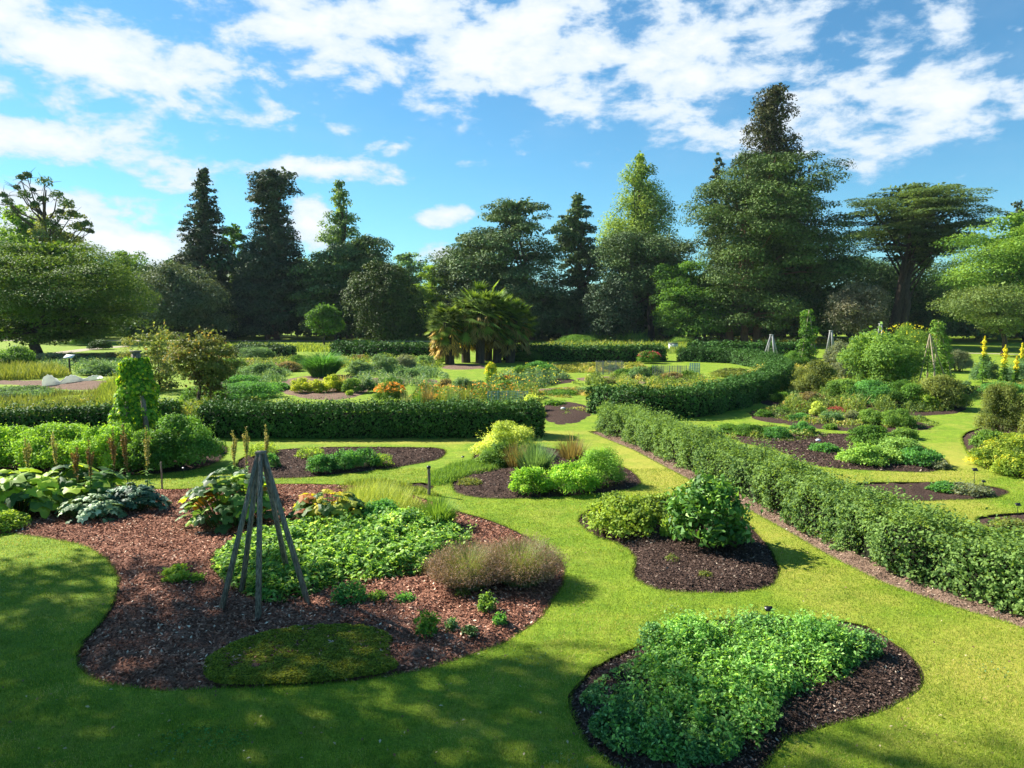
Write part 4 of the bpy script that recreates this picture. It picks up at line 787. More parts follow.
# ---- front right bed: herb mass
herb = leafmat('herb_leaf', (.03,.09,.025), (.17,.32,.075), (.28,.46,.15), .42, .6, .2)
herb2 = leafmat('herb_leaf_blue', (.025,.075,.028), (.12,.24,.075), (.2,.34,.14), .35, .6, .2)
for lb, poly, m, n, lf, h in [('dense bushy green herb filling the middle of the front right bed', [(640,665),(690,640),(760,632),(830,640),(865,655),(850,680),(820,690),(790,700),(760,745),(720,765),(660,765),(625,745),(640,700)], herb, 42000, .05, .25),
   ('darker bluish herb spreading over the lower left of the front right bed', [(590,735),(600,715),(640,700),(690,700),(740,715),(740,755),(700,772),(640,766)], herb2, 21000, .045, .2),
   ('low sparse seedlings on the left part of the front right bed', [(580,700),(605,675),(650,655),(665,668),(640,700),(600,712)], herb2, 3800, .042, .09)]:
    cover('herb_mass', lb, pxpoly(poly), m, n, lf, h, lump=.45, Wd=.5, up=.7, gap=(-.35 if m is herb else 0.0 if n > 9000 else .1))
for lb, px, py, hw, hp, m in [('upright leafy herb clump at the back left of the front right bed', 690, 668, 36, 42, herb), ('tall pale green herb clump at the back right of the front right bed', 815, 668, 42, 40, herb), ('small herb clump with slender stems at the far right of the herb mass', 862, 664, 22, 26, herb2), ('herb clump at the top centre of the front right bed', 757, 648, 32, 24, herb2), ('slender dark herb at the upper left rim of the front right bed', 655, 655, 18, 26, herb2), ('low leafy clump at the middle of the herb mass', 760, 700, 50, 34, herb)]:
    bush('herb_plant', lb, 'plant', px, py, hw, hp, m, .058, dens=.5, nb=26, rb=.24, shell=.6)
def sprigs(poly, n, h, mat, label, leafs=.035, k=14):
    r = RNG(); P = scatter(r, pxpoly(poly), n); mb = MB(); st = MB()
    for p_ in P:
        H = h*r.uniform(.6, 1.2); d = np.array([r.normal(0, .2), r.normal(0, .2), 1.]); b = np.array([*p_, 0]); e = b+d*H; tube(mb, [b, (b+e)/2, e], .003, 3, m=1, v=.5)
        t_ = np.linspace(.12, 1.02, k)[:, None]; Q = b+(e-b)*t_+r.normal(0, leafs*.6, (k, 3)); leaves(mb, r, Q, np.array([0, 0, 1])+.6*r.normal(size=(k, 3)), leafs, .55, v=r.uniform(.3, 1, k))
    tag(mb.obj('herb_sprigs', [mat, stemg]), label, 'plant', kind='stuff')
sprigs([(600,740),(640,660),(700,630),(850,640),(875,660),(800,700),(760,750),(680,765)], 620, .33, herb, 'slender leafy shoots rising above the herb mass in the front right bed', .05, 16)
sprigs([(230,570),(300,600),(450,560),(460,530),(300,530)], 300, .3, ggeo, 'leafy shoots rising out of the ground cover by the obelisk', .07, 9)

# ---- left sunlit shrubs, hop obelisk
limeb = leafmat('spurge_leaf', (.07,.15,.02), (.22,.36,.05), trans=.35)
for lb, px, py, hw, hp, m in [('wide lime green bush at the left edge behind the huge leaves', -5, 474, 52, 42, limeb), ('lime green bush in front of the low dark hedge', 60, 474, 50, 44, limeb), ('lime green bush below the climbing vine', 108, 476, 42, 46, limeb), ('rounded dark green bush with lime tips at the right end of the lime row', 182, 472, 44, 50, leafmat('spurge_dark', (.025,.07,.018), (.11,.22,.035), trans=.25)), ('dark green bush between the vine and the rounded bush', 150, 476, 32, 40, G['g_mid'])]:
    bush('shrub', lb, 'shrub', px, py, hw, hp, m, .085, dens=1, nb=26, rb=.28, group=None, up=.3)
def vine_obelisk():
    b = [W(122,447), W(149,447), W(154,440), W(118,440)]; c = sum((q for q in b), Vector())/4; ap = AT(136, 352, c.y)
    root = obelisk('wooden obelisk wrapped in a bright leafy climbing vine at left', b, tuple(ap), .12, wood, 'climber_obelisk'); r = RNG(); mb = MB(); n = 5200
    h = ap.z; t_ = r.uniform(0, .93, n); a = r.uniform(0, 6.28, n); w = waves(r, .7); R = .24+.58*(1-t_)**.6; Pn = np.column_stack([c.x+(ap.x-c.x)*t_+np.cos(a)*R, c.y+np.sin(a)*R, h*t_]); R2 = 1+.25*w(Pn)-np.abs(r.normal(0, .18, n))
    Pn[:, 0] = c.x+(ap.x-c.x)*t_+np.cos(a)*R*R2; Pn[:, 1] = c.y+np.sin(a)*R*R2
    leaves(mb, r, Pn, np.column_stack([np.cos(a), np.sin(a), np.full(n, .5)])+.4*r.normal(size=(n, 3)), .13, .8); part(mb, 'vine', leafmat('vine_leaf', (.04,.11,.012), (.15,.28,.03), (.45,.5,.03), .4, .6, .2), root)
vine_obelisk()
# beds between the low hedge and the fleece
tree('crab_apple_tree', 'small round headed fruit tree with reddish leaves and a dark trunk behind the left bed', 33.5, [(337,190,222),(345,176,236),(356,168,242),(368,172,240),(380,188,230)], leafmat('crab_leaf', (.06,.075,.025), (.16,.19,.06), (.3,.2,.08), .3, gain=1.6), .13, 7500, 70, flat=.6, trunks=[199], trunk_r=.09, rbmin=.22, limbs=12, shell=.7, rb=.16)
tree('fruit_bush', 'loose yellow green fruit bush left of the round headed fruit tree', 41, [(331,140,176),(340,124,190),(355,120,192),(375,126,190),(398,140,180)], leafmat('fruitbush_leaf', (.07,.1,.03), (.19,.23,.07), (.35,.25,.1), .3, gain=1.6), .14, 5500, 60, flat=.7, trunk_r=.07, rbmin=.22, limbs=10, shell=.7, rb=.16)
tree('dark_bush', 'dark rounded foliage under the round headed fruit tree', 34, [(368,194,224),(375,192,228),(384,196,226),(390,200,220)], leafmat('crab_dark', (.03,.035,.015), (.09,.08,.035), trans=.2), .13, 2200, 20, trunk_r=.04, rbmin=.2, cat='bush')

# white fleece tunnel, three humps
def fleece():
    r = RNG(); A = W(48,386); B_ = W(100,379); root = thing('fleece_tunnel', 'white crop fleece draped over low hoops in the left vegetable plot', 'crop cover', (A.x, A.y, 0)); mb = MB(); n, k = 60, 13; V = []
    for i in range(n):
        s = i/(n-1); c = A.lerp(B_, s); hgt = .42+.26*math.cos(s*2*math.pi*2.2+.2)*(1-.5*s); hgt = max(.12, hgt*(1-.55*s)); wd = .75*(1-.35*s)
        for j in range(k):
            a = math.pi*j/(k-1); V.append((c.x+.15*math.cos(a)*wd+r.normal(0, .008), c.y-math.cos(a)*wd+r.normal(0, .008), max(0, hgt*math.sin(a)**.7*(1+.06*math.sin(9*a+i)))))
    V = np.array(V); i = np.arange(n-1)[:, None]*k; j = np.arange(k-1)[None]; mb.add(V, np.stack([i+j, i+j+1, i+k+j+1, i+k+j], -1).reshape(-1, 4)); mb.add(V[:k], np.arange(k)[None]); part(mb, 'sheet', cloth, root, True)
    mb = MB()
    for s in (.04, .48, .9): c = A.lerp(B_, s); tube(mb, [(c.x, c.y-.5*math.cos(a), .5*math.sin(a)*(1-.5*s)) for a in np.linspace(0, math.pi, 9)], .012, 5)
    part(mb, 'hoop', metal, root)
fleece()
def signpost():
    b = W(70,374); zt = AT(70,357, b.y).z; root = thing('information_board', 'small tilted white information board on a dark post in the left plot', 'sign', (b.x, b.y, 0)); mb = MB(); tube(mb, [(b.x,b.y,0),(b.x,b.y,zt*.5),(b.x,b.y,zt)], .06, 6); part(mb, 'post', black, root)
    mb = MB(); box(mb, (b.x, b.y, zt+.04), (.62, .45, .04), ((1,0,0),(0,.9,-.43),(0,.43,.9))); part(mb, 'panel', white, root)
signpost()

# generic far planting tables: kind, name, label, px, py, hw, hp, mat
def B(n_, l, px, py, hw, hp, m, **k): return bush(n_, l, k.pop('cat', 'shrub'), px, py, hw, hp, G[m] if isinstance(m, str) else m, stems=k.pop('stems', False), nb=k.pop('nb', 12), **k)
def T_(n_, l, px, py, hw, hp, m, n=500, **k): return tuft(n_, l, 'ornamental grass', px, py, hw, hp, G[m] if isinstance(m, str) else m, n, **k)
# middle bed
vivid = leafmat('vivid_leaf', (.07,.16,.02), (.2,.36,.05), (.35,.5,.12), trans=.45)
yg = leafmat('fennel_yellow', (.14,.2,.03), (.4,.46,.12), trans=.35)
B('flowering_shrub', 'pale yellow green feathery shrub at the back left of the middle bed', 508, 462, 36, 34, yg, nb=20, rb=.28, leaf=.07, shell=.45)
B('flowering_shrub', 'darker green base shrub below the pale feathery one in the middle bed', 503, 468, 26, 20, 'g_bright', nb=14, leaf=.07)
T_('iris_clump', 'dark green spiky leaves in the centre of the middle bed', 535, 475, 30, 26, 'g_blue', 900, width=.025, bend=.25)
T_('brown_grass', 'brownish thin grass behind the spiky leaves of the middle bed', 516, 470, 20, 22, 'g_brown', 500, width=.02, bend=.3)
B('green_shrub', 'bright green bushy plant at the front left of the middle bed', 530, 497, 24, 26, vivid, leaf=.09, nb=22, shell=.5, Wd=.35, up=.1, rb=.26)
B('green_shrub', 'bright green bushy plant at the front right of the middle bed', 572, 497, 30, 30, vivid, leaf=.09, nb=24, shell=.5, Wd=.35, up=.1, rb=.26)
B('feathery_plant', 'airy feathery green plant at the right end of the middle bed', 600, 488, 28, 36, leafmat('feathery', (.06,.14,.02), (.2,.33,.06), trans=.35), leaf=.05, nb=20, shell=.5, dens=.8)
T_('reedy_plant', 'thin upright brown tinted stems at the back of the middle bed', 572, 462, 26, 22, 'g_brown', 450, width=.02, bend=.2)
cover('uncut_grass', 'strip of longer grass left of the middle bed', pxpoly([(425,480),(440,486),(470,476),(500,470),(515,464),(490,460),(450,466)]), G['g_bright'], 9000, .016, .16, blade=True, cat='grass')
cover('uncut_grass', 'longer meadow grass beside the stake', pxpoly([(335,492),(400,494),(440,497),(432,491),(390,480),(350,482)]), G['g_meadow'], 4000, .016, .1, blade=True, cat='grass')
B('small_plant', 'small green rosettes on the soil of the middle bed', 470, 487, 14, 6, 'g_olive', cat='plant', nb=5, dens=.5)
# bed before long hedge
for px, py, hw, hp, lb in [(322,475,17,18,'leafy green plant, leftmost of the row on the bed before the long hedge'),(345,472,17,20,'leafy green plant second in the row on the bed before the long hedge'),(367,469,16,18,'leafy green plant third in the row on the bed before the long hedge'),(383,468,12,12,'smallest leafy plant closing the row on the bed before the long hedge'),(270,470,12,14,'pale leafy plant at the left end of that bed near the obelisk top'),(262,458,20,12,'low yellowish seedlings at the back left of that bed'),(310,460,16,10,'low yellow green seedlings at the back of that bed')]:
    B('vegetable_plant', lb, px, py, hw, hp, 'g_herb' if hp > 13 else 'g_lime', cat='plant', leaf=.07, dens=.8 if hp > 13 else .3)
# left plots
cover('meadow_plot', 'yellow green unmown plot behind the low dark hedge at left', pxpoly([(-60,424),(60,420),(108,412),(115,396),(60,397),(-60,400)], 4), G['g_olive'], 16000, .05, .45, cat='meadow', blade=True)
cover('meadow_plot', 'strip of golden green barley behind the white fleece', pxpoly([(-40,381),(60,378),(64,371),(0,370),(-60,372)], 4), leafmat('barley', (.1,.14,.03), (.26,.29,.07), trans=.3, gain=1.4), 9000, .06, .75, cat='crop', blade=True)
cover('meadow_plot', 'tall green grasses filling the plot right of the white fleece', pxpoly([(92,412),(130,412),(150,395),(130,382),(100,388)], 4), G['g_meadow'], 7000, .05, .7, cat='meadow', blade=True)
B('bush', 'rounded mid green bush at the far left edge before the spreading tree', 12, 371, 26, 22, 'g_mid', leaf=.2)
B('bush', 'low grey green bush right of the rounded bush at far left', 58, 364, 26, 10, 'g_grey', leaf=.2)
B('bush', 'blue green leafy crop beside the information board', 100, 376, 20, 13, 'g_blue', leaf=.16)
B('bush', 'pinkish dry shrub line behind the information board', 105, 362, 24, 8, 'g_brown', leaf=.2)
B('bush', 'mixed green weeds in front of the white fleece', 20, 404, 50, 13, 'g_blue', leaf=.13, dens=.8)
B('bush', 'yellowish clump in front of the fleece on the left', 70, 408, 30, 9, 'g_meadow', leaf=.12)
B('bush', 'dark green vegetable rows right of the climber', 205, 404, 26, 16, 'g_mid', leaf=.13)
B('bush', 'pale green leafy plant beside the trunk of the fruit tree', 250, 400, 34, 14, 'g_herb', leaf=.13)
B('bush', 'yellow green low plant near the end of the low hedge', 178, 412, 16, 10, 'g_lime', leaf=.1)
for px, py, hw, hp, m, lb in [(255,360,20,12,'g_blue','grey blue low shrub at the left of the far plots'),(232,372,18,12,'g_mid','green clump right of the fruit tree crown'),(262,378,22,12,'g_blue','blue green leafy mound at the left of the crescent bed'),(240,388,26,10,'g_herb','pale green mound left of the crescent bed'),(290,372,16,9,'g_brown','rusty dry clump behind the crescent bed'),(270,392,22,7,'g_herb','low spreading leaves at the left end of the crescent bed')]:
    B('bush', lb, px, py, hw, hp, m, leaf=.17)
# crescent bed
T_('pampas_grass', 'big rounded blue green grass mound behind the crescent bed', 323, 378, 24, 26, 'g_herb', 2600, width=.08, bend=1.3)
golden = leafmat('golden_leaf', (.12,.17,.018), (.36,.4,.05), trans=.4, gain=1.8)
for px, py, hw, hp, m, lb in [(302,394,12,15,golden,'yellow green spiky shrub, left one on the crescent bed'),(318,394,10,13,golden,'olive yellow shrub in the middle of the crescent bed'),(333,393,12,17,golden,'brightest golden shrub on the crescent bed'),(352,394,11,14,'g_bright','round bright green bush at the right of the crescent bed'),(367,393,9,12,'g_dark','dark grey green bush at the right tip of the crescent bed'),(350,396,4,5,'g_lime','tiny lime ball in front of the round bright bush'),(286,391,6,5,'g_herb','tiny green plant at the left tip of the crescent bed')]:
    B('shrub', lb, px, py, hw, hp, m, leaf=.13)
T_('straw_grass', 'thin straw coloured grass behind the round bright bush', 342, 392, 12, 16, f_straw, 300, width=.04, bend=.4)
for px, py, hw, hp, m, lb in [(298,369,12,12,'g_mid','green bush left of the big grass mound'),(358,375,14,13,'g_larch','pale grey green mound right of the big grass mound'),(383,374,18,17,'g_larch','large pale grass mound in the middle of the far left plots'),(405,371,13,15,'g_grey','grey green mound left of the palms'),(408,378,12,8,'g_blue','low blue green cushion in front of the grey green mound'),(425,366,10,10,'g_blue','small blue green bush near the left palm'),(440,362,10,6,'g_lime','low yellow green plants beside the left palm'),(360,362,10,6,'g_brown','dry brown mound before the far hedge'),(392,386,12,7,'g_mid','dark green low plant on the pinkish soil')]:
    B('bush', lb, px, py, hw, hp, m, leaf=.17, shell=.4)
bush('orange_daisies', 'clump of orange and yellow daisies behind the long dark hedge', 'flowers', 390, 403, 17, 19, G['g_bright'], .1, nb=12, stems=False, flowers=f_orange, fn=260, fs=1.2)
for px, py, hw, hp, m, f, lb in [(425,398,12,14,'g_blue',None,'airy blue green plant right of the orange daisies'),(446,396,11,15,'g_brown',None,'brown seeding clump in the middle of the orange bed'),(463,398,14,18,'g_larch',None,'tall grey green plants right of the brown clump'),(432,404,16,7,'g_olive',f_orange,'low orange flowers along the back of the long hedge'),(480,396,12,13,'g_blue',None,'blue grey foliage left of the yellow flower spike'),(491,386,6,22,'g_lime',f_yellow,'upright yellow flowering plant in front of the palms'),(506,396,16,13,'g_bright',None,'rich green bush beside the blue netting'),(508,386,16,8,'g_mid',f_orange,'orange flowers behind the rich green bush'),(523,378,14,12,'g_mid',None,'dark green strappy plants right of the palms'),(540,377,18,14,'g_herb',None,'blue green iris leaves in the centre plot'),(553,378,12,9,'g_blue',None,'grey green clump at the right of the iris leaves'),(528,362,18,9,'g_mid',None,'green bush joining the hedge right of the palms'),(541,360,14,8,'g_brown',f_orange,'rusty orange low shrub before the far right hedge'),(532,411,10,16,yg,None,'pale straw clump at the end of the long hedge'),(580,345,30,9,'g_mid',None,'low green bank left of the far reed bed'),(650,341,12,13,'g_spring',None,'young bright green bush at the right of the reed bed'),(680,346,20,8,'g_bright',None,'green rough growth behind the white box')]:
    bush('flower_clump' if f else 'bush', lb, 'flowers' if f else 'plant', px, py, hw, hp, G[m] if isinstance(m, str) else m, .15, stems=False, nb=10, flowers=f, fn=90, fs=1.2, shell=.4)
for i, px in enumerate([407,417,428,440,452,466]):
    T_('tall_herb', 'thin tall %s herb %s behind the long dark hedge' % (['grey','green','brownish','pale','bluish','olive'][i], ['nearest the orange daisies','second from the orange daisies','third from the orange daisies','before the brown clump','below the brown clump','before the grey green plants'][i]), px, 414, 8, 20+3*(i % 3), ['g_grey','g_mid','g_brown','g_meadow','g_blue','g_olive'][i], 160, width=.03, bend=.3)
cover('rough_grass', 'rough weeds growing behind the long dark hedge', pxpoly([(215,424),(330,426),(440,424),(535,422),(530,410),(400,412),(240,410)], 4), G['g_bright'], 16000, .06, .5, blade=True, cat='weeds')
# net frames
def net(label, px, py, wpx, hpx, mat=bluemesh):
    a = W(px-wpx/2, py); s = a.y/FPX; w, h = wpx*s, hpx*s; root = thing('netting_frame', label, 'plant guard', (a.x+w/2, a.y, 0), 'mesh plant guards'); mb = MB(); n = 5
    for i in range(n):
        x = a.x+w*i/(n-1)
        for yy in (a.y, a.y+w*.35): mb = MB(); tube(mb, [(x, yy, 0), (x, yy, h/2), (x, yy, h)], .022, 5); part(mb, 'post', mat, root)
    mb = MB()
    for yy in (a.y, a.y+w*.35):
        for k in range(9): z = h*(k+.5)/9; tube(mb, [(a.x, yy, z), (a.x+w/2, yy, z), (a.x+w, yy, z)], .008, 4)
        for k in range(int(w/.16)): x = a.x+.16*k; tube(mb, [(x, yy, 0), (x, yy, h/2), (x, yy, h)], .007, 4)
    part(mb, 'mesh', mat, root)
net('blue green mesh guard behind the right end of the long hedge', 508, 407, 40, 15); net('thin grey mesh guard in the centre plot, left one', 610, 375, 26, 14, metal); net('thin grey mesh guard in the centre plot, right one', 672, 379, 34, 13, metal); net('narrow blue mesh guard at the right end of the centre plot', 695, 377, 9, 14)
# centre plots
for px, py, hw, hp, m, lb in [(625,379,12,9,'g_mid','dark green clump in the middle centre plot'),(640,380,12,13,'g_blue','grey blue thistle like clump in the centre plot'),(655,378,9,12,'g_mid','deep green upright plant in the centre plot'),(672,382,12,9,'g_brown','olive dry clump right of the deep green plant'),(612,372,10,6,'g_dark','low dark plant at the back of the centre plot'),(690,380,12,8,'g_mid','green low plant near the curved hedge'),(605,384,14,5,'g_olive','sparse low herbs at the front of the centre plot'),(560,396,20,4,'g_mid','flat green row at the left of the centre plots'),(590,392,18,3,'g_blue','flat grey green row beside the grass path'),(555,406,12,4,'g_mid','few low green plants on the dark centre soil'),(640,394,30,6,'g_meadow','yellowish low herbs inside the curved hedge'),(700,390,26,7,'g_meadow','yellow green rough herbs inside the bend of the hedge'),(735,378,24,8,'g_olive','rough sunlit herbs near the top of the curved hedge')]:
    B('bush', lb, px, py, hw, hp, m, leaf=.16, cat='plant', shell=.45, dens=.8)
bush('red_flowers', 'red flowering shrub at the end of the far right hedge', 'flowers', 649, 364, 13, 12, G['g_mid'], .16, stems=False, flowers=f_red, fn=110, fs=.8)
cover('reed_bed', 'tall bright green reeds at the far side of the garden', pxpoly([(570,347),(600,344),(650,345),(640,341),(600,340)], 4), G['g_bright'], 7000, .14, 1.5, blade=True, cat='reeds')
cover('rough_meadow', 'rough green meadow strip beyond the far right hedge', pxpoly([(530,352),(600,354),(690,353),(690,345),(560,345)], 4), G['g_meadow'], 5000, .14, .7, blade=True, cat='meadow')
cover('rough_meadow', 'long sunlit grass strip beyond the far left hedge', pxpoly([(200,350),(300,352),(430,352),(430,346),(230,346)], 4), G['g_meadow'], 6000, .14, .5, blade=True, cat='meadow')
def wbox():
    b = W(673,350); root = thing('white_box', 'white box like cabinet on the far path behind the curved hedge', 'cabinet', (b.x, b.y, 0)); mb = MB(); box(mb, (b.x, b.y, .35), (.9,.7,.7)); part(mb, 'body', white, root); mb = MB(); box(mb, (b.x, b.y, .76), (1.0,.8,.1)); part(mb, 'lid', metal, root)
wbox()

# ---- right side
def wigwam(label, px, py, toppy, spread=16, n=4, mat=greywood):
    b = W(px, py); s = b.y/FPX; R = spread*s; bases = [Vector((b.x+R*math.cos(a), b.y+R+R*math.sin(a), 0)) for a in (np.arange(n)*2*math.pi/n-math.pi/2+.15)]
    return obelisk(label, bases, (b.x, b.y+R, AT(px, toppy, b.y+R).z), max(.06, 1.6*s), mat, 'grey_wigwam', group='grey wooden wigwams')
wigwam('grey wooden wigwam standing alone against the far dark hedge', 774, 362, 335, 9)
wigwam('grey wigwam beside the far climber covered column', 809, 352, 330, 5); wigwam('small grey wigwam between the climber column and the leafy tree', 832, 352, 331, 4); wigwam('grey wigwam top showing above the big leafy bush', 882, 352, 324, 5)
def column(label, px, py, toppy, hw, mat, poles=True, leanpx=0):
    b = W(px, py); s = b.y/FPX; zt = AT(px, toppy, b.y).z; r = RNG(); root = thing('climber_column', label, 'climbing plant', (b.x, b.y, 0)); mb = MB(); bl = []
    for i in range(26):
        t_ = i/25; a = r.uniform(0, 6.28); k = hw*s*(.75-.3*t_); bl.append((b.x+leanpx*s*t_+math.cos(a)*hw*s*.35, b.y+math.sin(a)*hw*s*.35, max(k*.6, zt*t_-k*.5*t_), k, k, k*.8))
    blob_leaves(mb, r, bl, 3800, max(.1, s*2.2), shell=.35); part(mb, 'vine', mat, root); mb = MB()
    for a in range(4):
        an = a*1.57+.6; tube(mb, [(b.x+math.cos(an)*hw*s, b.y+math.sin(an)*hw*s, 0), (b.x+leanpx*s*.5+math.cos(an)*hw*s*.5, b.y+math.sin(an)*hw*s*.5, zt*.5), (b.x+leanpx*s, b.y, zt)], .03, 5)
    part(mb, 'pole', cane, root)
column('tall green climber column in front of the huge pine', 807, 368, 310, 12, G['g_mid']); column('climber covered bean poles behind the flowering bush at right', 940, 388, 321, 14, G['g_bright'], leanpx=-5)
def canes():
    root = None; b = W(921,396); root = thing('bean_canes', 'pale leaning bean canes between the big leafy bush and the climber', 'plant support', (b.x, b.y, 0)); s = b.y/FPX; top = np.array(AT(930,334,b.y+.4))
    for (px, py) in [(916,396),(926,390),(950,392),(938,398)]: q = W(px, py); mb = MB(); tube(mb, [(q.x, q.y, 0), tuple((np.array([q.x, q.y, 0])+top)/2), tuple(top)], .035, 5); part(mb, 'cane', cane, root)
canes()
tree('fruit_tree', 'large leafy bush like fruit tree with a dark trunk at right', 39.5, [(336,860,895),(342,852,912),(355,844,922),(368,845,922),(380,848,915),(390,858,905)], G['g_bright'], .16, 12000, 60, flat=.7, trunks=[882], trunk_r=.12, rbmin=.3, limbs=10, shell=.35)
for px, py, hw, hp, m, f, lb in [(905,372,32,46,'g_spring',f_yellow,'tall bush with yellow green flowers behind the fruit tree'),(815,398,26,34,'g_olive',None,'open grey green shrub left of the fruit tree'),(842,384,20,42,'g_grey',None,'greyish twiggy shrub between the climber column and the fruit tree'),(792,372,16,20,'g_mid',None,'green shrub at the left of the shrub border'),(842,404,24,22,'g_bright',None,'fresh green shrub under the left side of the fruit tree'),(872,408,28,24,'g_herb',None,'blue green bush below the fruit tree trunk'),(902,410,26,26,'g_mid',None,'dark green bush between fruit tree and yellowing bush'),(938,411,32,32,'g_olive',None,'yellowing broad leaved bush at the right of the border, shading the grass'),(925,411,14,16,'g_lime',None,'bright lime leaves at the front of the yellowing bush'),(962,394,12,12,'g_dark',None,'dark rounded bush at the right end of the border'),(810,408,16,14,'g_brown',None,'reddish brown twiggy shrub at the front left of the border'),(958,372,14,20,'g_grey',None,'grey mauve mound right of the climber on the lawn'),(770,394,14,12,'g_olive',None,'low rough bush at the end of the curved hedge'),(782,404,14,10,'g_mid',None,'low green bush in front of the rough bush'),(820,392,14,12,'g_lime',None,'yellow tinted bush in the heart of the border')]:
    bush('flowering_bush' if f else 'bush', lb, 'shrub', px, py, hw, hp, G[m], .13, nb=20, rb=.3, flowers=f, fn=120, shell=.4)
# small beds in front of border
for px, py, hw, hp, m, lb in [(803,411,9,6,leafmat('red_sedum', (.12,.03,.015), (.3,.08,.04), trans=.1),'reddish cushion at the left of the small border bed'),(838,413,12,5,leafmat('red_sedum2', (.1,.03,.02), (.25,.08,.05), trans=.1),'dark red low plant left of centre in the small border bed'),(818,417,9,14,yg,'pale yellow spires in the small border bed'),(832,424,13,12,'g_blue','blue grey bush in the small border bed'),(852,424,9,12,'g_grey','grey sage bush right of the blue grey one'),(800,422,14,7,'g_herb','low leafy plant at the left of the small border bed'),(870,426,16,15,'g_bright','bright green rounded bush in the small border bed'),(897,429,20,18,'g_bright','broad bright green bush at the right of the small border bed'),(764,418,10,7,'g_mid','little green cushion at the left tip by the curved hedge'),(782,414,8,6,'g_mid','small green hummock beside the curved hedge'),
   (750,438,20,11,'g_mid','low green hummocks at the left of the cushion bed'),(776,440,16,11,'g_herb','leafy green hummock second from the left in the cushion bed'),(802,436,13,12,'g_herb','upright green clump near the white stone'),(830,430,8,5,'g_bright','tiny green plant at the back of the cushion bed'),(870,448,24,19,'g_mid','upright dark green clump at the back of the cushion bed'),(905,440,14,11,'g_bright','small green mound at the back right of the cushion bed'),(825,454,16,8,'g_herb','low leafy rosette on the bare soil of the cushion bed'),(862,467,26,20,leafmat('cushion', (.09,.17,.03), (.22,.35,.07), trans=.3),'smooth pale green cushion at the front of the cushion bed'),(890,466,16,14,leafmat('cushion2', (.08,.15,.03), (.2,.31,.07), trans=.3),'second pale cushion right of the smooth one'),(918,468,24,17,'g_herb','spreading green mound at the right end of the cushion bed'),(900,455,24,14,leafmat('cushion3', (.08,.15,.035), (.19,.3,.08), trans=.3),'wide pale cushion behind the front ones'),(940,470,10,7,'g_grey','tiny grey plant at the right tip of the cushion bed'),(730,434,16,8,'g_mid','low plants behind the top of the diagonal hedge'),(968,497,24,9,'g_grey','low grey green mat on the small bed at right'),(945,494,18,8,'g_herb','low green mat left of the grey one on the small bed'),
   (1010,532,20,8,'g_olive','low olive mat at the right edge of the lawn')]:
    B('small_shrub', lb, px, py, hw, hp, m, leaf=.085, cat='plant', rb=.34)
def stone(label, px, py, s_):
    b = W(px, py); r = RNG(); mb = MB(); n, k = 6, 8; V = []
    for i in range(n):
        ph = math.pi*i/(n-1)
        for j in range(k): V.append((b.x+s_*math.sin(ph)*math.cos(j*.785)*r.uniform(.85,1.1), b.y+s_*.8*math.sin(ph)*math.sin(j*.785), max(0, s_*.5+s_*.6*math.cos(ph))))
    i = np.arange(n-1)[:, None]*k; j = np.arange(k)[None]; mb.add(V, np.stack([i+j, i+(j+1) % k, i+k+(j+1) % k, i+k+j], -1).reshape(-1, 4)); tag(mb.obj('white_stone', white, smooth=True), label, 'stone')
stone('white stone on the soil of the cushion bed', 818, 442, .1); stone('white stone on the dark centre soil', 563, 410, .12)
# right yellow bed
gy = leafmat('gold_leaf', (.08,.14,.02), (.23,.3,.04), (.5,.46,.06), trans=.35, gain=1.6)
for px, py, hw, hp, m, f, lb in [(992,470,26,18,gy,None,'low golden yellow plant at the front of the right edge bed'),(1020,480,26,22,gy,None,'golden yellow plant at the right edge, front'),(1015,458,30,20,gy,None,'taller golden foliage at the back of the right edge bed'),(988,452,18,20,'g_bright',None,'green patch inside the golden bed'),(1000,440,26,52,'g_olive',None,'tall loose olive brown shrub behind the golden plants at the right edge'),(1050,450,30,60,'g_olive',None,'tall olive shrub running out of the right edge')]:
    bush('golden_plant' if m is gy else 'shrub', lb, 'plant', px, py, hw, hp, m if not isinstance(m, str) else G[m], .08, nb=20, rb=.28, shell=.45)
# verbascum-like yellow spikes
def spire(label, px, py, toppy, flen, fw):
    b = W(px, py); s = b.y/FPX; zt = AT(px, toppy, b.y).z; r = RNG(); root = thing('yellow_spire', label, 'flowers', (b.x, b.y, 0), 'tall yellow flower spires'); mb = MB(); tube(mb, [(b.x,b.y,0),(b.x,b.y,zt*.5),(b.x,b.y,zt)], [.03,.025,.01], 5); part(mb, 'stem', stemg, root)
    n = 420; z = zt-r.uniform(0, 1, n)*flen*s; a = r.uniform(0, 6.28, n); R = .62*fw*s*r.uniform(.1, 1, n)**.7*np.clip((zt-z)/(flen*s)*2.5+.15, 0, 1)*(.75+.35*np.sin(z*19+b.x)); P = np.column_stack([b.x+np.cos(a)*R, b.y+np.sin(a)*R, z]); mb = MB(); leaves(mb, r, P, np.column_stack([np.cos(a), np.sin(a), np.full(n, .3)])+.3*r.normal(size=(n, 3)), .075, .9); part(mb, 'flowers', f_yellow, root)
    mb = MB(); n = 90; z = r.uniform(0, .6, n)*zt; a = r.uniform(0, 6.28, n); R = .22*(1-z/zt); P = np.column_stack([b.x+np.cos(a)*R, b.y+np.sin(a)*R, z+.1]); D = np.column_stack([np.cos(a), np.sin(a), np.full(n, .4)]); leaves(mb, r, P, np.array([0,0,1.])+.3*r.normal(size=(n, 3)), .3, .4, Tdir=D); part(mb, 'leaf', G['g_mid'], root)
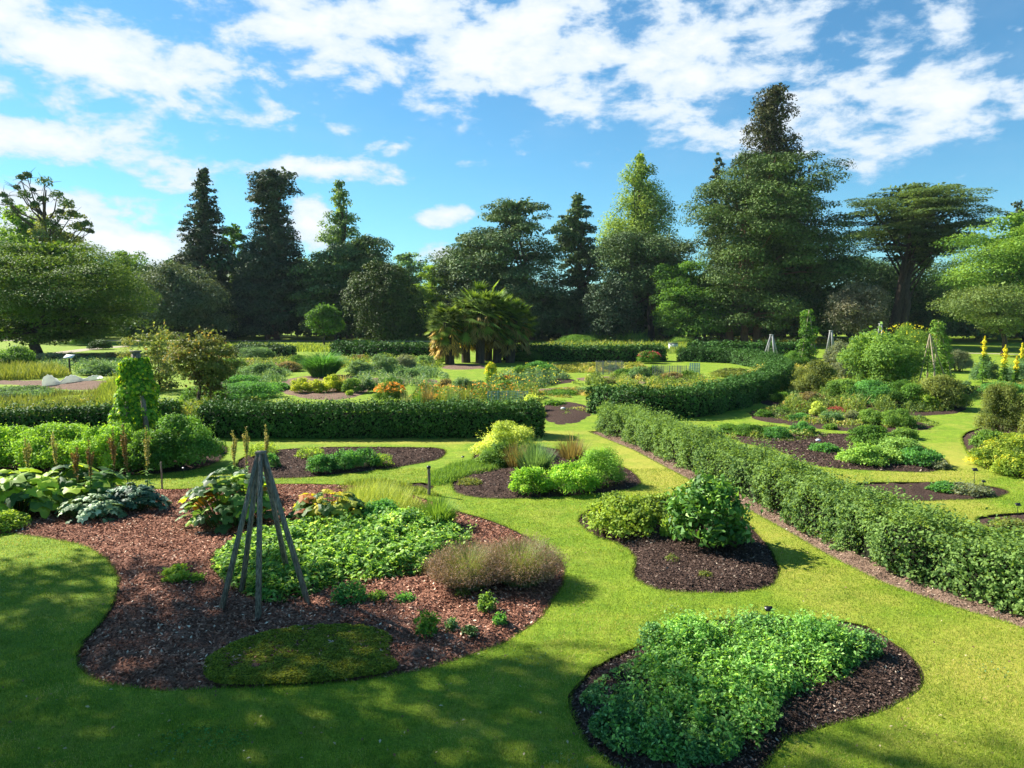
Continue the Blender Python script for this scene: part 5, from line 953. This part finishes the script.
for px, py, tp, fl_, fw, lb in [(982,385,336,20,5,'yellow flower spire, leftmost at the right edge'),(1003,390,345,22,6,'thick yellow flower spire, middle of the right edge group'),(1015,390,356,16,4.5,'short yellow flower spire at the right edge'),(1020,384,343,18,4,'thin pale yellow spire nearest the right edge')]: spire(lb, px, py, tp, fl_, fw)
for px, py, hw, hp, m, lb in [(985,384,14,26,'g_blue','dark blue green foliage under the leftmost yellow spire'),(1018,386,14,24,'g_blue','blue green foliage between the yellow spires'),(1000,397,22,13,'g_herb','low leafy plants in front of the yellow spires'),(1030,396,18,12,'g_herb','leafy plants at the very edge before the yellow spires')]:
    B('bush', lb, px, py, hw, hp, m, leaf=.13)
# small shrubs of the far lawn left
B('bush', 'dark shrub beside the trunk under the spreading tree', 100, 350, 12, 9, 'g_dark', leaf=.25)
B('bush', 'small standard bush on the lawn under the spreading tree', 84, 346, 12, 14, 'g_mid', leaf=.25)
cover('clover_patch', 'small weedy clover leaves in the near lawn', pxpoly([(160,735),(220,725),(250,738),(215,750)]), G['g_herb'], 260, .03, .02)
def mixed(label, poly, n, h, m, leaf=.11, lump=1.6, cut=-.1, fl_=None):
    r = RNG(); poly = pxpoly(poly, 4); P = scatter(r, poly, n); Z0 = np.zeros(len(P)); w = waves(r, lump); w2 = waves(r, lump*.5); wc = waves(r, lump*1.3)
    q = np.column_stack([P, Z0]); k = (w(q)+.5*w2(q)) > cut; P = P[k]; q = q[k]; n = len(P); top = h*(.45+.55*np.clip(w(q)+.6*w2(q)-cut, 0, 1.2)); d = edist(P, poly); top *= np.clip(d/.5, .3, 1)
    z = top*(1-np.abs(r.normal(0, .35, n))); z = np.maximum(z, .02); mb = MB(); nb = n//3
    leaves(mb, r, np.column_stack([P, z])[nb:], np.column_stack([r.normal(0, .6, n), r.normal(0, .6, n), np.full(n, .8)])[nb:], leaf, .5, v=np.clip(.5+.45*wc(q[nb:])+r.normal(0, .18, n-nb), 0, 1))
    blades(mb, r, np.column_stack([P, np.zeros(n)])[:nb], top[:nb]*r.uniform(.8, 1.5, nb), np.column_stack([r.normal(0, .25, n), r.normal(0, .25, n), np.ones(n)])[:nb], leaf*.35, seg=2, bend=.4, v=np.clip(.5+.4*wc(q[:nb])+r.normal(0, .2, nb), 0, 1)); mats = [m]
    if fl_ is not None: mats.append(fl_); k = r.choice(n, n//14); leaves(mb, r, np.column_stack([P[k], top[k]*1.05]), np.array([0, -.4, 1.])+.5*r.normal(size=(len(k), 3)), leaf*.7, .9, 1)
    tag(mb.obj('mixed_herbs', mats), label, 'plants', kind='stuff')
mg = leafmat('mixed_green', (.03,.06,.02), (.16,.22,.05), (.3,.26,.1)); mo = leafmat('mixed_olive', (.06,.08,.02), (.24,.24,.06), (.35,.25,.12)); mbl = leafmat('mixed_blue', (.03,.07,.035), (.12,.2,.1), (.22,.28,.16)); ms_ = leafmat('mixed_straw', (.12,.13,.03), (.3,.3,.09), (.4,.33,.16))
mixed('mixed grey green perennials on the plots left of the crescent bed', [(205,395),(235,372),(290,366),(290,378),(270,392),(230,402)], 12000, .6, mbl)
mixed('mixed perennials in front of the far left hedge', [(220,368),(280,361),(340,360),(430,361),(440,369),(380,372),(330,367),(260,370)], 14000, .7, mg, .16)
mixed('mixed blue green perennials between crescent bed and palms', [(345,377),(380,369),(430,370),(448,376),(440,384),(400,387),(362,386)], 12000, .6, mbl, .13)
mixed('tall weedy perennials right behind the orange daisies', [(408,399),(440,392),(490,391),(535,393),(540,402),(480,405),(420,407)], 12000, .75, mg, .12, fl_=f_orange)
mixed('perennials with yellow flowers right of the palms', [(480,391),(500,376),(545,371),(570,377),(555,385),(520,391)], 10000, .7, mbl, .14, fl_=f_yellow)
mixed('low dry herbs on the far strip before the right hedge', [(520,370),(560,366),(640,366),(640,371),(570,373)], 7000, .4, mo, .17)
mixed('mixed herbs on the netted centre bed', [(572,383),(600,377),(660,375),(715,379),(712,386),(650,388),(600,388)], 13000, .6, mg, .13)
mixed('low dry herbs on the strip between the centre beds', [(535,394),(560,389),(620,390),(622,395),(570,398)], 7000, .22, mo, .1)
mixed('rough sunlit herbs filling the space behind the curved hedge', [(600,404),(625,393),(680,388),(730,385),(762,375),(755,386),(725,395),(690,402),(640,405)], 17000, .55, mo, .11, cut=-.4)
mixed('thin green weeds on the dark centre soil', [(545,411),(565,405),(590,410),(585,416),(560,418)], 1500, .2, mg, .07, cut=.2)
mixed('pale weeds behind the right end of the long dark hedge', [(525,418),(530,409),(545,409),(545,417)], 1500, .6, ms_, .09)
mixed('weedy crops left of the vine behind the low hedge', [(-40,416),(40,405),(110,402),(112,410),(100,420),(20,424)], 13000, .5, mg, .11)
mixed('crops around the information board', [(-60,369),(30,363),(130,362),(150,369),(120,378),(80,372),(20,371)], 15000, .7, mbl, .16)
mixed('leafy vegetables between the vine and the long hedge', [(150,424),(170,408),(230,404),(300,406),(310,416),(210,420)], 13000, .5, mg, .11)
mixed('undergrowth of the shrub border below the fruit tree', [(775,410),(800,398),(860,396),(930,398),(965,404),(950,412),(880,414),(810,414)], 16000, .7, mg, .12)
mixed('rough herbs at the far end of the shrub border', [(740,376),(790,366),(850,366),(900,372),(880,385),(790,388),(760,384)], 15000, .8, ms_, .15)
mixed('herbs around the yellow spires', [(968,392),(1000,386),(1080,386),(1080,398),(1000,400),(972,398)], 9000, .5, mg, .13)
mixed('low weeds on the bed behind the diagonal hedge', [(715,432),(750,428),(800,430),(830,436),(790,442),(745,440)], 7000, .25, mg, .08)
mixed('rough herbs along the bed by the curved hedge', [(745,412),(790,409),(850,414),(930,420),(930,428),(870,430),(800,424)], 9000, .35, mg, .09, cut=.0)
mixed('long rough grass before the thickets of the right wood', [(560,340),(700,339),(860,341),(860,346),(700,347),(560,346)], 9000, .7, mo, .3)
mixed('weeds at the rim of the right edge bed', [(968,450),(990,440),(1040,440),(1040,484),(1000,470),(975,458)], 5000, .4, mg, .07)
def litter():
    r = RNG(); n = 900; Y = 6.4+r.uniform(0, 1, n)**1.4*13; X = r.uniform(-1, 1, n)*Y*.72; P = np.column_stack([X, Y]); ok = np.ones(n, bool)
    for h in holes: ok &= ~inpoly(P, h)
    P = P[ok]; n = len(P); mb = MB(); leaves(mb, r, np.column_stack([P, np.full(n, .03)]), np.column_stack([r.normal(0, .3, n), r.normal(0, .3, n), np.ones(n)]), .035, .6, jit=.5)
    tag(mb.obj('fallen_leaves', leafmat('dead_leaf', (.12,.07,.03), (.4,.3,.12), (.6,.5,.3), 0)), 'small fallen leaves scattered on the near lawn', 'leaves', kind='stuff')
    r = RNG(); mb = MB(); C_ = scatter(r, np.array([(-12, 6.5), (12, 6.5), (14, 18), (-14, 18)]), 46); ok = np.ones(len(C_), bool)
    for h in holes: ok &= ~inpoly(C_, h) & (edist(C_, h) > .3)
    for c in C_[ok]:
        k = r.integers(20, 70); Q = np.column_stack([c+r.normal(0, .16, (k, 2)), r.uniform(.015, .04, k)]); leaves(mb, r, Q, np.array([0, 0, 1.])+.4*r.normal(size=Q.shape), .025, .8)
    tag(mb.obj('lawn_weeds', G['g_blue']), 'small clover like weed patches in the near lawn', 'weeds', kind='stuff')
litter()
print('TRIS', sum(len(m.polygons) for m in bpy.data.meshes), 'OBJS', len(sc.objects))
